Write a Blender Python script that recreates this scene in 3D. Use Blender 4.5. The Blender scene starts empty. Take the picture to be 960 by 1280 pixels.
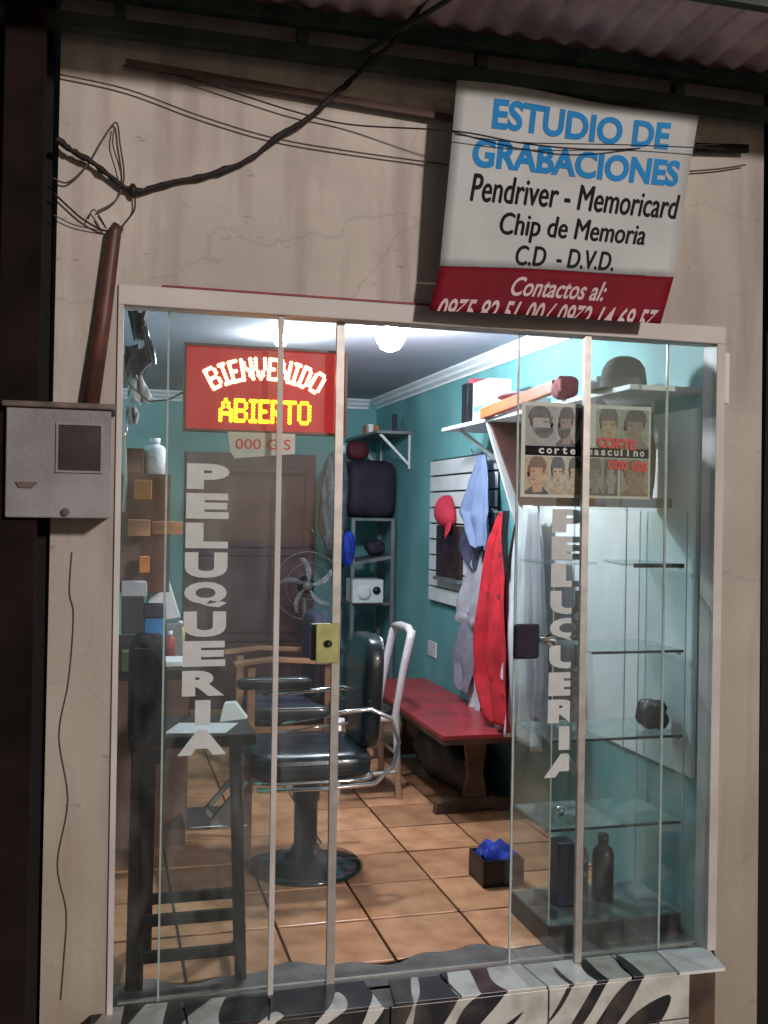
import bpy, math, random
from mathutils import Vector, Matrix
random.seed(7)
R = math.radians
scene = bpy.context.scene
col = scene.collection
# ------------------------------------------------------------------ camera
FPX, PSI, RHO = 1290.0, R(15.1), .0164
CAM = Vector((0, -3.26, 1.58))
FW = Vector((math.sin(PSI), math.cos(PSI), 0))
r0 = Vector((math.cos(PSI), -math.sin(PSI), 0)); u0 = Vector((0, 0, 1))
RT = r0*math.cos(RHO) + u0*math.sin(RHO)
UP = u0*math.cos(RHO) - r0*math.sin(RHO)
cd = bpy.data.cameras.new("camera"); cam = bpy.data.objects.new("camera", cd); col.objects.link(cam)
M3 = Matrix((RT, UP, -FW)).transposed().to_4x4()
M3.translation = CAM
cam.matrix_world = M3
cd.sensor_fit = 'VERTICAL'; cd.sensor_height = 36; cd.lens = 36*FPX/1280
cd.clip_start = .05; cd.clip_end = 300
scene.camera = cam
# ------------------------------------------------------------------ world, sun, exposure
SUN_EL, SUN_AZ = R(14.5), R(20)      # street light from the right front
w = bpy.data.worlds.new("World"); scene.world = w; w.use_nodes = True
nt = w.node_tree; nt.nodes.clear()
sky = nt.nodes.new('ShaderNodeTexSky'); sky.sky_type = 'NISHITA'; sky.sun_disc = False
sky.sun_elevation = SUN_EL; sky.sun_rotation = R(180)-SUN_AZ
bg = nt.nodes.new('ShaderNodeBackground'); bg.inputs[1].default_value = .016
wo = nt.nodes.new('ShaderNodeOutputWorld')
nt.links.new(sky.outputs[0], bg.inputs[0]); nt.links.new(bg.outputs[0], wo.inputs[0])
sl = bpy.data.lights.new("sun", 'SUN'); sl.energy = 1.8; sl.angle = R(3.5); sl.color = (1, .885, .83)
sun = bpy.data.objects.new("sun", sl); col.objects.link(sun); sun.location = (2, -5, 4)
sd = Vector((-math.sin(SUN_AZ)*math.cos(SUN_EL), math.cos(SUN_AZ)*math.cos(SUN_EL), -math.sin(SUN_EL)))
sun.rotation_euler = sd.to_track_quat('-Z', 'Y').to_euler()
scene.view_settings.view_transform = 'Standard'; scene.view_settings.look = 'None'
scene.view_settings.exposure = 0; scene.view_settings.gamma = 1
scene.render.engine = 'CYCLES'
scene.cycles.use_denoising = True
scene.cycles.max_bounces = 10; scene.cycles.transparent_max_bounces = 24
scene.cycles.sample_clamp_indirect = 4

# ------------------------------------------------------------------ surveying: image ray onto a real plane
def ray(px, py): return FW + RT*((px-480)/FPX) - UP*((py-640)/FPX)
def PY(px, py, y): d = ray(px, py); return CAM + d*((y-CAM.y)/d.y)
def PX(px, py, x): d = ray(px, py); return CAM + d*((x-CAM.x)/d.x)
def PZ(px, py, z=0): d = ray(px, py); return CAM + d*((z-CAM.z)/d.z)

# ------------------------------------------------------------------ mesh builder
class MB:
    def __init__(s): s.v = []; s.f = []; s.m = []
    def add(s, vs, fs, m=0):
        b = len(s.v); s.v += [Vector(p) for p in vs]
        for f in fs: s.f.append([b+i for i in f]); s.m.append(m)
        return s
    def box(s, x0, x1, y0, y1, z0, z1, m=0):
        return s.add([(x0,y0,z0),(x1,y0,z0),(x1,y1,z0),(x0,y1,z0),(x0,y0,z1),(x1,y0,z1),(x1,y1,z1),(x0,y1,z1)],
                     [(0,3,2,1),(4,5,6,7),(0,1,5,4),(1,2,6,5),(2,3,7,6),(3,0,4,7)], m)
    def bar(s, a, b, w, t, m=0, up=(0,0,1)):
        a = Vector(a); b = Vector(b); d = (b-a).normalized(); up = Vector(up)
        if abs(d.dot(up)) > .98: up = Vector((0,1,0))
        sx = d.cross(up).normalized()*(w/2); sy = sx.cross(d).normalized()*(t/2)
        vs = [p+i*sx+j*sy for p in (a,b) for i,j in ((-1,-1),(1,-1),(1,1),(-1,1))]
        return s.add(vs, [(0,3,2,1),(4,5,6,7),(0,1,5,4),(1,2,6,5),(2,3,7,6),(3,0,4,7)], m)
    def tube(s, pts, r, n=8, m=0, caps=True):
        pts = [Vector(p) for p in pts]; k = len(pts)
        rs = r if isinstance(r, (list, tuple)) else [r]*k
        t0 = (pts[1]-pts[0]).normalized()
        nrm = t0.orthogonal().normalized(); b = len(s.v)
        for i, p in enumerate(pts):
            t = (pts[min(i+1,k-1)]-pts[max(i-1,0)]).normalized()
            nrm = (nrm - t*nrm.dot(t)).normalized(); bi = t.cross(nrm)
            for j in range(n):
                a = 2*math.pi*j/n; s.v.append(p + (nrm*math.cos(a)+bi*math.sin(a))*rs[i])
        for i in range(k-1):
            for j in range(n):
                j2 = (j+1) % n
                s.f.append([b+i*n+j, b+i*n+j2, b+(i+1)*n+j2, b+(i+1)*n+j]); s.m.append(m)
        if caps:
            s.f.append([b+j for j in range(n)][::-1]); s.m.append(m)
            s.f.append([b+(k-1)*n+j for j in range(n)]); s.m.append(m)
        return s
    def lathe(s, prof, c, n=20, m=0, ax=None, sx=1, sy=1):
        c = Vector(c); q = Matrix.Identity(3) if ax is None else Vector((0,0,1)).rotation_difference(Vector(ax).normalized()).to_matrix()
        b = len(s.v)
        for (r, z) in prof:
            for j in range(n):
                a = 2*math.pi*j/n; s.v.append(c + q @ Vector((r*math.cos(a)*sx, r*math.sin(a)*sy, z)))
        for i in range(len(prof)-1):
            for j in range(n):
                j2 = (j+1) % n
                s.f.append([b+i*n+j, b+i*n+j2, b+(i+1)*n+j2, b+(i+1)*n+j]); s.m.append(m)
        s.f.append([b+j for j in range(n)][::-1]); s.m.append(m)
        s.f.append([b+(len(prof)-1)*n+j for j in range(n)]); s.m.append(m)
        return s
    def prism(s, poly, off, m=0):
        poly = [Vector(p) for p in poly]; off = Vector(off); n = len(poly)
        vs = poly + [p+off for p in poly]
        fs = [list(range(n)), list(range(2*n-1, n-1, -1))] + [[i, i+n, (i+1)%n+n, (i+1)%n] for i in range(n)]
        return s.add(vs, fs, m)
    def grid(s, fn, nu, nv, m=0):
        b = len(s.v)
        for j in range(nv+1):
            for i in range(nu+1): s.v.append(Vector(fn(i/nu, j/nv)))
        for j in range(nv):
            for i in range(nu):
                a = b+j*(nu+1)+i; s.f.append([a, a+1, a+nu+2, a+nu+1]); s.m.append(m)
        return s
    def build(s, name, mats, parent=None, smooth=False, bevel=0, solid=0, sub=0, label=None):
        if not isinstance(mats, (list, tuple)): mats = [mats]
        lo = Vector([min(p[i] for p in s.v) for i in range(3)]); hi = Vector([max(p[i] for p in s.v) for i in range(3)])
        o0 = Vector(((lo.x+hi.x)/2, (lo.y+hi.y)/2, lo.z))
        me = bpy.data.meshes.new(name); me.from_pydata([p-o0 for p in s.v], [], s.f)
        for mm in mats: me.materials.append(mm)
        me.polygons.foreach_set('material_index', s.m)
        me.update()
        o = bpy.data.objects.new(name, me); col.objects.link(o)
        if parent: o.parent = parent; o.location = o0 - wloc(parent)
        else: o.location = o0
        import bmesh
        bm = bmesh.new(); bm.from_mesh(me)
        if not solid: bmesh.ops.recalc_face_normals(bm, faces=bm.faces)
        bm.to_mesh(me); bm.free()
        if solid:
            md = o.modifiers.new('solid', 'SOLIDIFY'); md.thickness = solid; md.offset = 0
        if bevel:
            md = o.modifiers.new('bevel', 'BEVEL'); md.width = bevel; md.segments = 2; md.limit_method = 'ANGLE'
        if sub:
            md = o.modifiers.new('sub', 'SUBSURF'); md.levels = sub; md.render_levels = sub
        if smooth:
            me.polygons.foreach_set('use_smooth', [True]*len(me.polygons))
        if label: o['label'] = label
        return o
def wloc(o):
    p = Vector((0,0,0))
    while o: p += Vector(o.location); o = o.parent
    return p
def tag(o, label, cat, group=None):
    o['label'] = label; o['category'] = cat
    if group: o['group'] = group
    return o
def thing(name, loc, label, cat, group=None):
    o = bpy.data.objects.new(name, None); col.objects.link(o); o.location = loc
    o.empty_display_size = .1
    return tag(o, label, cat, group)
def struct(o): o['kind'] = 'structure'; return o
def B(*a): return MB().box(*a)

# ------------------------------------------------------------------ materials
def mat(name, c, rough=.6, metal=0, var=.15, scale=6, bump=.0, bscale=60, spec=.5, coat=0, rnd=0, c2=None, emit=None, es=0, detail=6, contrast=None):
    m = bpy.data.materials.new(name); m.use_nodes = True; nt = m.node_tree; N = nt.nodes; L = nt.links
    b = N['Principled BSDF']; b.inputs['Roughness'].default_value = rough; b.inputs['Metallic'].default_value = metal
    b.inputs['Specular IOR Level'].default_value = spec; b.inputs['Coat Weight'].default_value = coat
    tc = N.new('ShaderNodeTexCoord')
    c = (*c, 1)
    c2 = (*c2, 1) if c2 else tuple(list(x*(1-2*var) for x in c[:3])+[1])
    no = N.new('ShaderNodeTexNoise'); no.inputs['Scale'].default_value = scale; no.inputs['Detail'].default_value = detail
    L.new(tc.outputs['Object'], no.inputs['Vector'])
    rp = N.new('ShaderNodeValToRGB')
    lo, hi = contrast or (.38, .62)
    rp.color_ramp.elements[0].position = lo; rp.color_ramp.elements[1].position = hi
    rp.color_ramp.elements[0].color = c2; rp.color_ramp.elements[1].color = c
    L.new(no.outputs['Fac'], rp.inputs['Fac']); out = rp.outputs['Color']
    if rnd:
        oi = N.new('ShaderNodeObjectInfo'); hs = N.new('ShaderNodeHueSaturation')
        mr = N.new('ShaderNodeMapRange'); mr.inputs['To Min'].default_value = 1-rnd; mr.inputs['To Max'].default_value = 1+rnd
        L.new(oi.outputs['Random'], mr.inputs['Value']); L.new(mr.outputs[0], hs.inputs['Value']); L.new(out, hs.inputs['Color']); out = hs.outputs['Color']
    L.new(out, b.inputs['Base Color'])
    if bump:
        n2 = N.new('ShaderNodeTexNoise'); n2.inputs['Scale'].default_value = bscale; n2.inputs['Detail'].default_value = 5
        L.new(tc.outputs['Object'], n2.inputs['Vector'])
        bp = N.new('ShaderNodeBump'); bp.inputs['Strength'].default_value = bump; bp.inputs['Distance'].default_value = .01
        L.new(n2.outputs['Fac'], bp.inputs['Height']); L.new(bp.outputs[0], b.inputs['Normal'])
    if rough < .5 and not metal:
        n3 = N.new('ShaderNodeMapRange'); n3.inputs['To Min'].default_value = rough*.7; n3.inputs['To Max'].default_value = min(1, rough*1.6)
        L.new(no.outputs['Fac'], n3.inputs['Value']); L.new(n3.outputs[0], b.inputs['Roughness'])
    if emit:
        b.inputs['Emission Color'].default_value = (*emit, 1); b.inputs['Emission Strength'].default_value = es
    return m
def glass(name, tint=(.93,.97,.96), dust_sheen=.03, dust_sheen_c=(.7,.72,.72), ior=1.5):
    m = bpy.data.materials.new(name); m.use_nodes = True; nt = m.node_tree; N = nt.nodes; L = nt.links; N.clear()
    o = N.new('ShaderNodeOutputMaterial'); t = N.new('ShaderNodeBsdfTransparent'); t.inputs[0].default_value = (*tint, 1)
    g = N.new('ShaderNodeBsdfGlossy'); g.inputs['Roughness'].default_value = .03
    fr = N.new('ShaderNodeFresnel'); fr.inputs[0].default_value = ior
    ge = N.new('ShaderNodeNewGeometry'); im = N.new('ShaderNodeMapRange'); im.inputs['To Min'].default_value = ior; im.inputs['To Max'].default_value = 1/ior   # thin sheet: both faces reflect alike
    L.new(ge.outputs['Backfacing'], im.inputs['Value']); L.new(im.outputs[0], fr.inputs[0])
    mx = N.new('ShaderNodeMixShader'); L.new(fr.outputs[0], mx.inputs[0]); L.new(t.outputs[0], mx.inputs[1]); L.new(g.outputs[0], mx.inputs[2])
    d = N.new('ShaderNodeBsdfDiffuse'); d.inputs[0].default_value = (*dust_sheen_c, 1)
    tc = N.new('ShaderNodeTexCoord'); no = N.new('ShaderNodeTexNoise'); no.inputs['Scale'].default_value = 3; no.inputs['Detail'].default_value = 9; no.inputs['Distortion'].default_value = 1.2
    mg = N.new('ShaderNodeMapping'); mg.inputs['Scale'].default_value = (2.4, 2.4, .8); mg.inputs['Rotation'].default_value = (0, .5, 0); L.new(tc.outputs['Object'], mg.inputs[0]); L.new(mg.outputs[0], no.inputs['Vector'])
    mr = N.new('ShaderNodeMapRange'); mr.inputs['From Min'].default_value = .42; mr.inputs['From Max'].default_value = .72
    mr.inputs['To Min'].default_value = dust_sheen*.35; mr.inputs['To Max'].default_value = dust_sheen*3.4  # streaky dust, strengthened to stand in for reflections on the panes
    L.new(no.outputs['Fac'], mr.inputs['Value'])
    m2 = N.new('ShaderNodeMixShader'); L.new(mr.outputs[0], m2.inputs[0]); L.new(mx.outputs[0], m2.inputs[1]); L.new(d.outputs[0], m2.inputs[2])
    L.new(m2.outputs[0], o.inputs[0]); return m
def plaster(name):
    m = mat(name, (.70,.635,.575), .85, var=.20, scale=1.8, bump=.35, bscale=26, detail=9, contrast=(.25,.75))
    N = m.node_tree.nodes; L = m.node_tree.links; b = N['Principled BSDF']
    src = b.inputs['Base Color'].links[0].from_socket
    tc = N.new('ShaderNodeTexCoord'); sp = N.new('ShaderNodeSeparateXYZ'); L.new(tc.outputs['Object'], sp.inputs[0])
    # yellowish dirt low on the wall, deepened to carry the light's falloff
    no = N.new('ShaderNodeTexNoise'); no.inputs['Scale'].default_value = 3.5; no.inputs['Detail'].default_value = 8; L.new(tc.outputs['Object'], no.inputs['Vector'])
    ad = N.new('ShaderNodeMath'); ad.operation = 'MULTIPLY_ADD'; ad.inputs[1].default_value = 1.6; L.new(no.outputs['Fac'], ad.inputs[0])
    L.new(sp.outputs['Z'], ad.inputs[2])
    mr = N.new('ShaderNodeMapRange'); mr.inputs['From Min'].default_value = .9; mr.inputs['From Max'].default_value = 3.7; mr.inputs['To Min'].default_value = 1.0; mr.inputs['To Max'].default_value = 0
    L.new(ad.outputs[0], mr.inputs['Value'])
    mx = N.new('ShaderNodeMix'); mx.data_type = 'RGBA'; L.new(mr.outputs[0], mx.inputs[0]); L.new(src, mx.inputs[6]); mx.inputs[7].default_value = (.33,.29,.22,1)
    # small dark scuffs
    ms = N.new('ShaderNodeMapping'); ms.inputs['Scale'].default_value = (5, 5, 16); L.new(tc.outputs['Object'], ms.inputs[0])
    vo = N.new('ShaderNodeTexNoise'); vo.inputs['Scale'].default_value = 1.6; vo.inputs['Detail'].default_value = 5; vo.inputs['Roughness'].default_value = .62; L.new(ms.outputs[0], vo.inputs['Vector'])
    r2 = N.new('ShaderNodeMapRange'); r2.inputs['From Min'].default_value = .665; r2.inputs['From Max'].default_value = .72; r2.inputs['To Max'].default_value = .55; L.new(vo.outputs['Fac'], r2.inputs['Value'])
    m3 = N.new('ShaderNodeMix'); m3.data_type = 'RGBA'; L.new(r2.outputs[0], m3.inputs[0]); L.new(mx.outputs[2], m3.inputs[6]); m3.inputs[7].default_value = (.16,.12,.10,1)
    # hairline cracks
    cn_ = N.new('ShaderNodeTexNoise'); cn_.inputs['Scale'].default_value = 3; cn_.inputs['Detail'].default_value = 8; L.new(tc.outputs['Object'], cn_.inputs['Vector'])
    cm = N.new('ShaderNodeMix'); cm.data_type = 'RGBA'; cm.inputs[0].default_value = .25; L.new(tc.outputs['Object'], cm.inputs[6]); L.new(cn_.outputs['Color'], cm.inputs[7])
    cv = N.new('ShaderNodeTexVoronoi'); cv.feature = 'DISTANCE_TO_EDGE'; cv.inputs['Scale'].default_value = .75; L.new(cm.outputs[2], cv.inputs['Vector'])
    cr = N.new('ShaderNodeMapRange'); cr.inputs['From Min'].default_value = 0; cr.inputs['From Max'].default_value = .0028; cr.inputs['To Min'].default_value = .22; cr.inputs['To Max'].default_value = 0; L.new(cv.outputs['Distance'], cr.inputs['Value'])
    m4 = N.new('ShaderNodeMix'); m4.data_type = 'RGBA'; L.new(cr.outputs[0], m4.inputs[0]); L.new(m3.outputs[2], m4.inputs[6]); m4.inputs[7].default_value = (.14,.11,.09,1); m3 = m4
    # broad smoky patches and vertical drips
    mp = N.new('ShaderNodeMapping'); mp.inputs['Scale'].default_value = (4.5, 4.5, .5); L.new(tc.outputs['Object'], mp.inputs[0])
    dn = N.new('ShaderNodeTexNoise'); dn.inputs['Scale'].default_value = 2.2; dn.inputs['Detail'].default_value = 7; L.new(mp.outputs[0], dn.inputs['Vector'])
    dr_ = N.new('ShaderNodeMapRange'); dr_.inputs['From Min'].default_value = .52; dr_.inputs['From Max'].default_value = .74; dr_.inputs['To Max'].default_value = .55; L.new(dn.outputs['Fac'], dr_.inputs['Value'])
    m5 = N.new('ShaderNodeMix'); m5.data_type = 'RGBA'; L.new(dr_.outputs[0], m5.inputs[0]); L.new(m3.outputs[2], m5.inputs[6]); m5.inputs[7].default_value = (.26,.20,.17,1)
    pn = N.new('ShaderNodeTexNoise'); pn.inputs['Scale'].default_value = .9; pn.inputs['Detail'].default_value = 6; pn.inputs['Distortion'].default_value = .4; L.new(tc.outputs['Object'], pn.inputs['Vector'])
    pr = N.new('ShaderNodeMapRange'); pr.inputs['From Min'].default_value = .48; pr.inputs['From Max'].default_value = .70; pr.inputs['To Max'].default_value = .62; L.new(pn.outputs['Fac'], pr.inputs['Value'])
    m6 = N.new('ShaderNodeMix'); m6.data_type = 'RGBA'; L.new(pr.outputs[0], m6.inputs[0]); L.new(m5.outputs[2], m6.inputs[6]); m6.inputs[7].default_value = (.34,.31,.27,1)
    L.new(m6.outputs[2], b.inputs['Base Color']); return m
def zebra(name):
    m = bpy.data.materials.new(name); m.use_nodes = True; nt = m.node_tree; N = nt.nodes; L = nt.links
    b = N['Principled BSDF']; b.inputs['Roughness'].default_value = .28
    ge = N.new('ShaderNodeNewGeometry'); mp = N.new('ShaderNodeMapping'); mp.inputs['Rotation'].default_value = (0, R(-42), 0); mp.inputs['Location'].default_value = (.3,0,.12)
    L.new(ge.outputs['Position'], mp.inputs[0])
    wv = N.new('ShaderNodeTexWave'); wv.bands_direction = 'X'; wv.inputs['Scale'].default_value = 2.7; wv.inputs['Distortion'].default_value = 7.5
    wv.inputs['Detail'].default_value = 0; wv.inputs['Detail Scale'].default_value = .8
    L.new(mp.outputs[0], wv.inputs['Vector'])
    no = N.new('ShaderNodeTexNoise'); no.inputs['Scale'].default_value = 2.6; no.inputs['Detail'].default_value = 0; L.new(mp.outputs[0], no.inputs['Vector'])
    ad = N.new('ShaderNodeMath'); ad.operation = 'MULTIPLY_ADD'; ad.inputs[1].default_value = 3.2; ad.inputs[2].default_value = -1.45; L.new(no.outputs['Fac'], ad.inputs[0])
    a2 = N.new('ShaderNodeMath'); a2.operation = 'ADD'; L.new(ad.outputs[0], a2.inputs[0]); L.new(wv.outputs['Fac'], a2.inputs[1])
    rp = N.new('ShaderNodeValToRGB'); e = rp.color_ramp.elements; e[0].position = .55; e[1].position = .57; e[0].color = (.02,.02,.024,1); e[1].color = (.62,.62,.58,1)
    L.new(a2.outputs[0], rp.inputs[0])
    n4 = N.new('ShaderNodeTexNoise'); n4.inputs['Scale'].default_value = 9; n4.inputs['Detail'].default_value = 8; L.new(ge.outputs['Position'], n4.inputs['Vector'])
    mr = N.new('ShaderNodeMapRange'); mr.inputs['From Min'].default_value = .45; mr.inputs['From Max'].default_value = .8; mr.inputs['To Max'].default_value = .7; L.new(n4.outputs['Fac'], mr.inputs['Value'])
    mx = N.new('ShaderNodeMix'); mx.data_type = 'RGBA'; L.new(mr.outputs[0], mx.inputs[0]); L.new(rp.outputs[0], mx.inputs[6]); mx.inputs[7].default_value = (.16,.13,.10,1)
    L.new(mx.outputs[2], b.inputs['Base Color']); return m
def dotted(name, c, c2, scale):
    m = mat(name, c, .85, var=.2, scale=8, bump=.3, bscale=40); N = m.node_tree.nodes; L = m.node_tree.links; b = N['Principled BSDF']
    src = b.inputs['Base Color'].links[0].from_socket
    tc = N.new('ShaderNodeTexCoord'); vo = N.new('ShaderNodeTexVoronoi'); vo.inputs['Scale'].default_value = scale; vo.inputs['Randomness'].default_value = .5
    L.new(tc.outputs['Object'], vo.inputs['Vector'])
    r2 = N.new('ShaderNodeMapRange'); r2.inputs['From Min'].default_value = .3; r2.inputs['From Max'].default_value = .2; L.new(vo.outputs['Distance'], r2.inputs['Value'])
    mx = N.new('ShaderNodeMix'); mx.data_type = 'RGBA'; L.new(r2.outputs[0], mx.inputs[0]); L.new(src, mx.inputs[6]); mx.inputs[7].default_value = (*c2, 1)
    L.new(mx.outputs[2], b.inputs['Base Color']); return m

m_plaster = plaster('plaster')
m_teal = mat('teal_wall_paint', (.19,.45,.455), .6, scale=1.7, c2=(.095,.27,.29), bump=.25, bscale=14, detail=9, contrast=(.3,.7))
m_ceil = mat('ceiling_paint', (.46,.46,.55), .8, var=.06, scale=1.5, bump=.1, bscale=12)
m_white = mat('white_paint', (.74,.75,.76), .5, var=.06, scale=5)
m_crown = mat('crown_paint', (.78,.82,.86), .45, var=.05)
m_ground = mat('street_concrete', (.46,.40,.38), .9, var=.3, scale=4, bump=.8, bscale=30)
m_cem = mat('cement', (.20,.18,.17), .85, var=.2, scale=7, bump=.6, bscale=50)
m_tile = mat('terracotta_tile', (.68,.35,.19), .2, scale=7, c2=(.50,.24,.12), bump=.12, bscale=18, rnd=.2, detail=8)
m_grout = mat('grout', (.10,.065,.045), .9, var=.3, scale=30)
m_zebra = zebra('zebra_tile')
m_frame = mat('frame_paint', (.62,.58,.55), .45, var=.12, scale=3)
m_alu = mat('aluminium', (.42,.40,.37), .4, metal=.4, var=.1, scale=20)
m_glass = glass('door_glass', (.93,.955,.945), .016, ior=1.42)
m_cglass = glass('case_glass', (.955,.98,.975), .006, ior=1.3)
m_shelfglass = glass('shelf_glass', (.90,.97,.96), .10, dust_sheen_c=(.5,.6,.6), ior=1.4)
m_gedge = mat('glass_edge', (.50,.60,.58), .15, var=.1, scale=20)
m_vinyl = mat('vinyl_letter', (.60,.63,.63), .6, var=.05, scale=20)
m_green = mat('green_steel', (.035,.07,.045), .6, var=.3, scale=8, bump=.3)
m_zinc = mat('zinc_sheet', (.70,.52,.52), .55, metal=.1, c2=(.40,.28,.29), scale=5, bump=.2)
m_dark = mat('painted_darkness', (.005,.003,.003), .9, var=.3)
m_darkpost = mat('dark_brown_post', (.016,.008,.007), .9, spec=.2, var=.35, scale=5)
m_bancloth = mat('banner_vinyl', (.52,.545,.55), .55, var=.07, scale=4, bump=.15, bscale=8)
m_banred = mat('banner_red', (.22,.008,.02), .7, spec=.2, var=.1, scale=6)
m_blue = mat('banner_blue_ink', (.02,.27,.66), .7, var=.05, spec=.2)
m_ink = mat('black_ink', (.016,.016,.02), .8, var=.1, spec=.15)
m_pinkink = mat('banner_pale_ink', (.66,.50,.52), .5, var=.05)
m_cable = mat('black_cable', (.022,.012,.012), .7, var=.3, scale=40, bump=.4)
m_wire = mat('grey_wire', (.10,.075,.07), .7, var=.2, scale=40)
m_conduit = mat('brown_conduit', (.14,.05,.035), .5, c2=(.07,.03,.022), scale=12)
m_meter = mat('meter_box_paint', (.29,.285,.295), .55, c2=(.21,.195,.20), scale=5, detail=8, bump=.15)
m_meterlid = mat('meter_lid', (.20,.15,.13), .7, var=.3, scale=9)
m_smoke = mat('smoked_window', (.04,.025,.025), .25, var=.3)
m_wood = mat('dark_door_wood', (.14,.06,.075), .5, c2=(.09,.038,.046), scale=5, detail=8, bump=.1, bscale=9)
m_brown = mat('brown_wood', (.12,.045,.03), .5, c2=(.07,.026,.018), scale=6, bump=.1)
m_mid = mat('mid_wood', (.33,.16,.09), .5, var=.2, scale=9, bump=.1)
m_blackwood = mat('black_stained_wood', (.012,.008,.007), .65, spec=.15, var=.3, scale=9, bump=.15)
m_benchred = mat('red_bench_paint', (.42,.035,.045), .3, c2=(.30,.03,.035), scale=4)
m_benchwood = mat('old_bench_wood', (.17,.09,.06), .7, var=.25, scale=8, bump=.3)
m_leather = mat('black_leather', (.014,.022,.028), .27, var=.2, scale=10, bump=.12, bscale=30, coat=.3)
m_base = mat('dark_enamel', (.012,.03,.032), .15, var=.2, coat=.5)
m_chrome = mat('chrome', (.72,.74,.76), .12, metal=1, var=.05)
m_whitemetal = mat('white_metal_tube', (.74,.70,.72), .35, var=.06)
m_black = mat('black_plastic', (.012,.012,.016), .4, var=.2)
m_greybag = mat('grey_plastic_bag', (.20,.22,.25), .35, c2=(.09,.10,.13), scale=14, bump=.9, bscale=14)
m_case = mat('dark_fabric_case', (.022,.016,.035), .8, var=.25, scale=8, bump=.3)
m_maroon = mat('maroon_felt', (.10,.01,.02), .8, var=.2)
m_steel = mat('grey_rack_steel', (.22,.23,.24), .5, metal=.3, var=.15)
m_orange = mat('orange_card', (.60,.20,.045), .6, var=.15)
m_peach = mat('peach_wood', (.50,.21,.12), .6, var=.15)
m_bluecl = mat('royal_blue_cloth', (.015,.06,.55), .7, c2=(.008,.03,.30), scale=14, bump=.3)
m_cyanbox = mat('bright_blue_box', (.02,.24,.62), .5, var=.08)
m_towel = mat('slate_blue_towel', (.19,.25,.42), .9, var=.12, scale=9, bump=.35, bscale=90)
m_navy = mat('navy_cloth', (.04,.04,.08), .9, var=.2, bump=.3)
m_greycl = mat('pale_grey_cloth', (.42,.40,.45), .9, var=.1, bump=.3)
m_dkgrey = mat('mid_grey_cloth', (.27,.26,.31), .9, var=.12, bump=.3)
m_whitecl = mat('white_cloth', (.66,.68,.72), .9, var=.08, bump=.3)
m_redcape = dotted('red_patterned_cloth', (.62,.015,.03), (.22,.005,.012), 14)
m_redcap = mat('red_cap_cloth', (.50,.02,.05), .8, var=.12)
m_hat = mat('grey_felt', (.15,.15,.155), .9, var=.12, scale=14)
m_board = mat('white_board', (.84,.86,.88), .4, c2=(.74,.78,.81), scale=3, bump=.1)
m_paper = mat('paper', (.75,.76,.78), .7, var=.04)
m_tealitem = mat('mint_print', (.10,.48,.42), .6, var=.05)
m_pink = mat('pink_cloth', (.50,.09,.13), .8, var=.2, bump=.3)
m_ledred = mat('led_red_panel', (.15,.001,.006), .4, var=.15, emit=(1,.0,.018), es=.42)
m_ledframe = mat('led_frame', (.10,.008,.012), .35, var=.2)
m_yellow = mat('brass_lock', (.50,.50,.22), .3, metal=.5, c2=(.36,.36,.14), scale=14)
m_redink = mat('red_ink', (.85,.01,.02), .5, var=.1)
m_redline = mat('dark_red_strip', (.35,.03,.04), .6, var=.25, scale=20)
m_green2 = mat('olive_green_item', (.06,.10,.03), .6, var=.2)
def emis(name, c, s):
    m = bpy.data.materials.new(name); m.use_nodes = True; b = m.node_tree.nodes['Principled BSDF']
    b.inputs['Base Color'].default_value = (*[min(1, x) for x in c], 1)
    b.inputs['Emission Color'].default_value = (*c, 1); b.inputs['Emission Strength'].default_value = s; return m
m_bulb = emis('lit_bulb', (.86,.93,1), 600)
m_glarebulb = emis('added_glare_bulb', (.9,.94,1), 1000)
m_dotw = emis('led_warm', (1,.50,.27), 7)
m_doty = emis('led_yellow', (1,.50,.01), 6)

# ------------------------------------------------------------------ text
_tc = {}
def text_geo(s, off=0.0, shear=0.0):
    k = (s, off, shear)
    if k in _tc: return _tc[k]
    cu = bpy.data.curves.new('txt', 'FONT'); cu.body = s; cu.offset = off; cu.shear = shear; cu.resolution_u = 4
    ob = bpy.data.objects.new('txt', cu); col.objects.link(ob); bpy.context.view_layer.update()
    me = bpy.data.meshes.new_from_object(ob.evaluated_get(bpy.context.evaluated_depsgraph_get()))
    vs = [(v.co.x, v.co.y) for v in me.vertices]; fs = [list(p.vertices) for p in me.polygons]
    bpy.data.objects.remove(ob); bpy.data.curves.remove(cu); bpy.data.meshes.remove(me)
    x0 = min(v[0] for v in vs); x1 = max(v[0] for v in vs); y0 = min(v[1] for v in vs); y1 = max(v[1] for v in vs)
    vs = [((x-x0)/(x1-x0), (y-y0)/(y1-y0)) for x, y in vs]
    _tc[k] = (vs, fs); return _tc[k]
def text_on(s, fn, off=.0, shear=.0, m=0, mb=None):
    """fn(u, v) -> 3D, u right 0..1, v up 0..1 of the text box"""
    vs, fs = text_geo(s, off, shear); mb = mb or MB()
    return mb.add([fn(u, v) for u, v in vs], fs, m)

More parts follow.
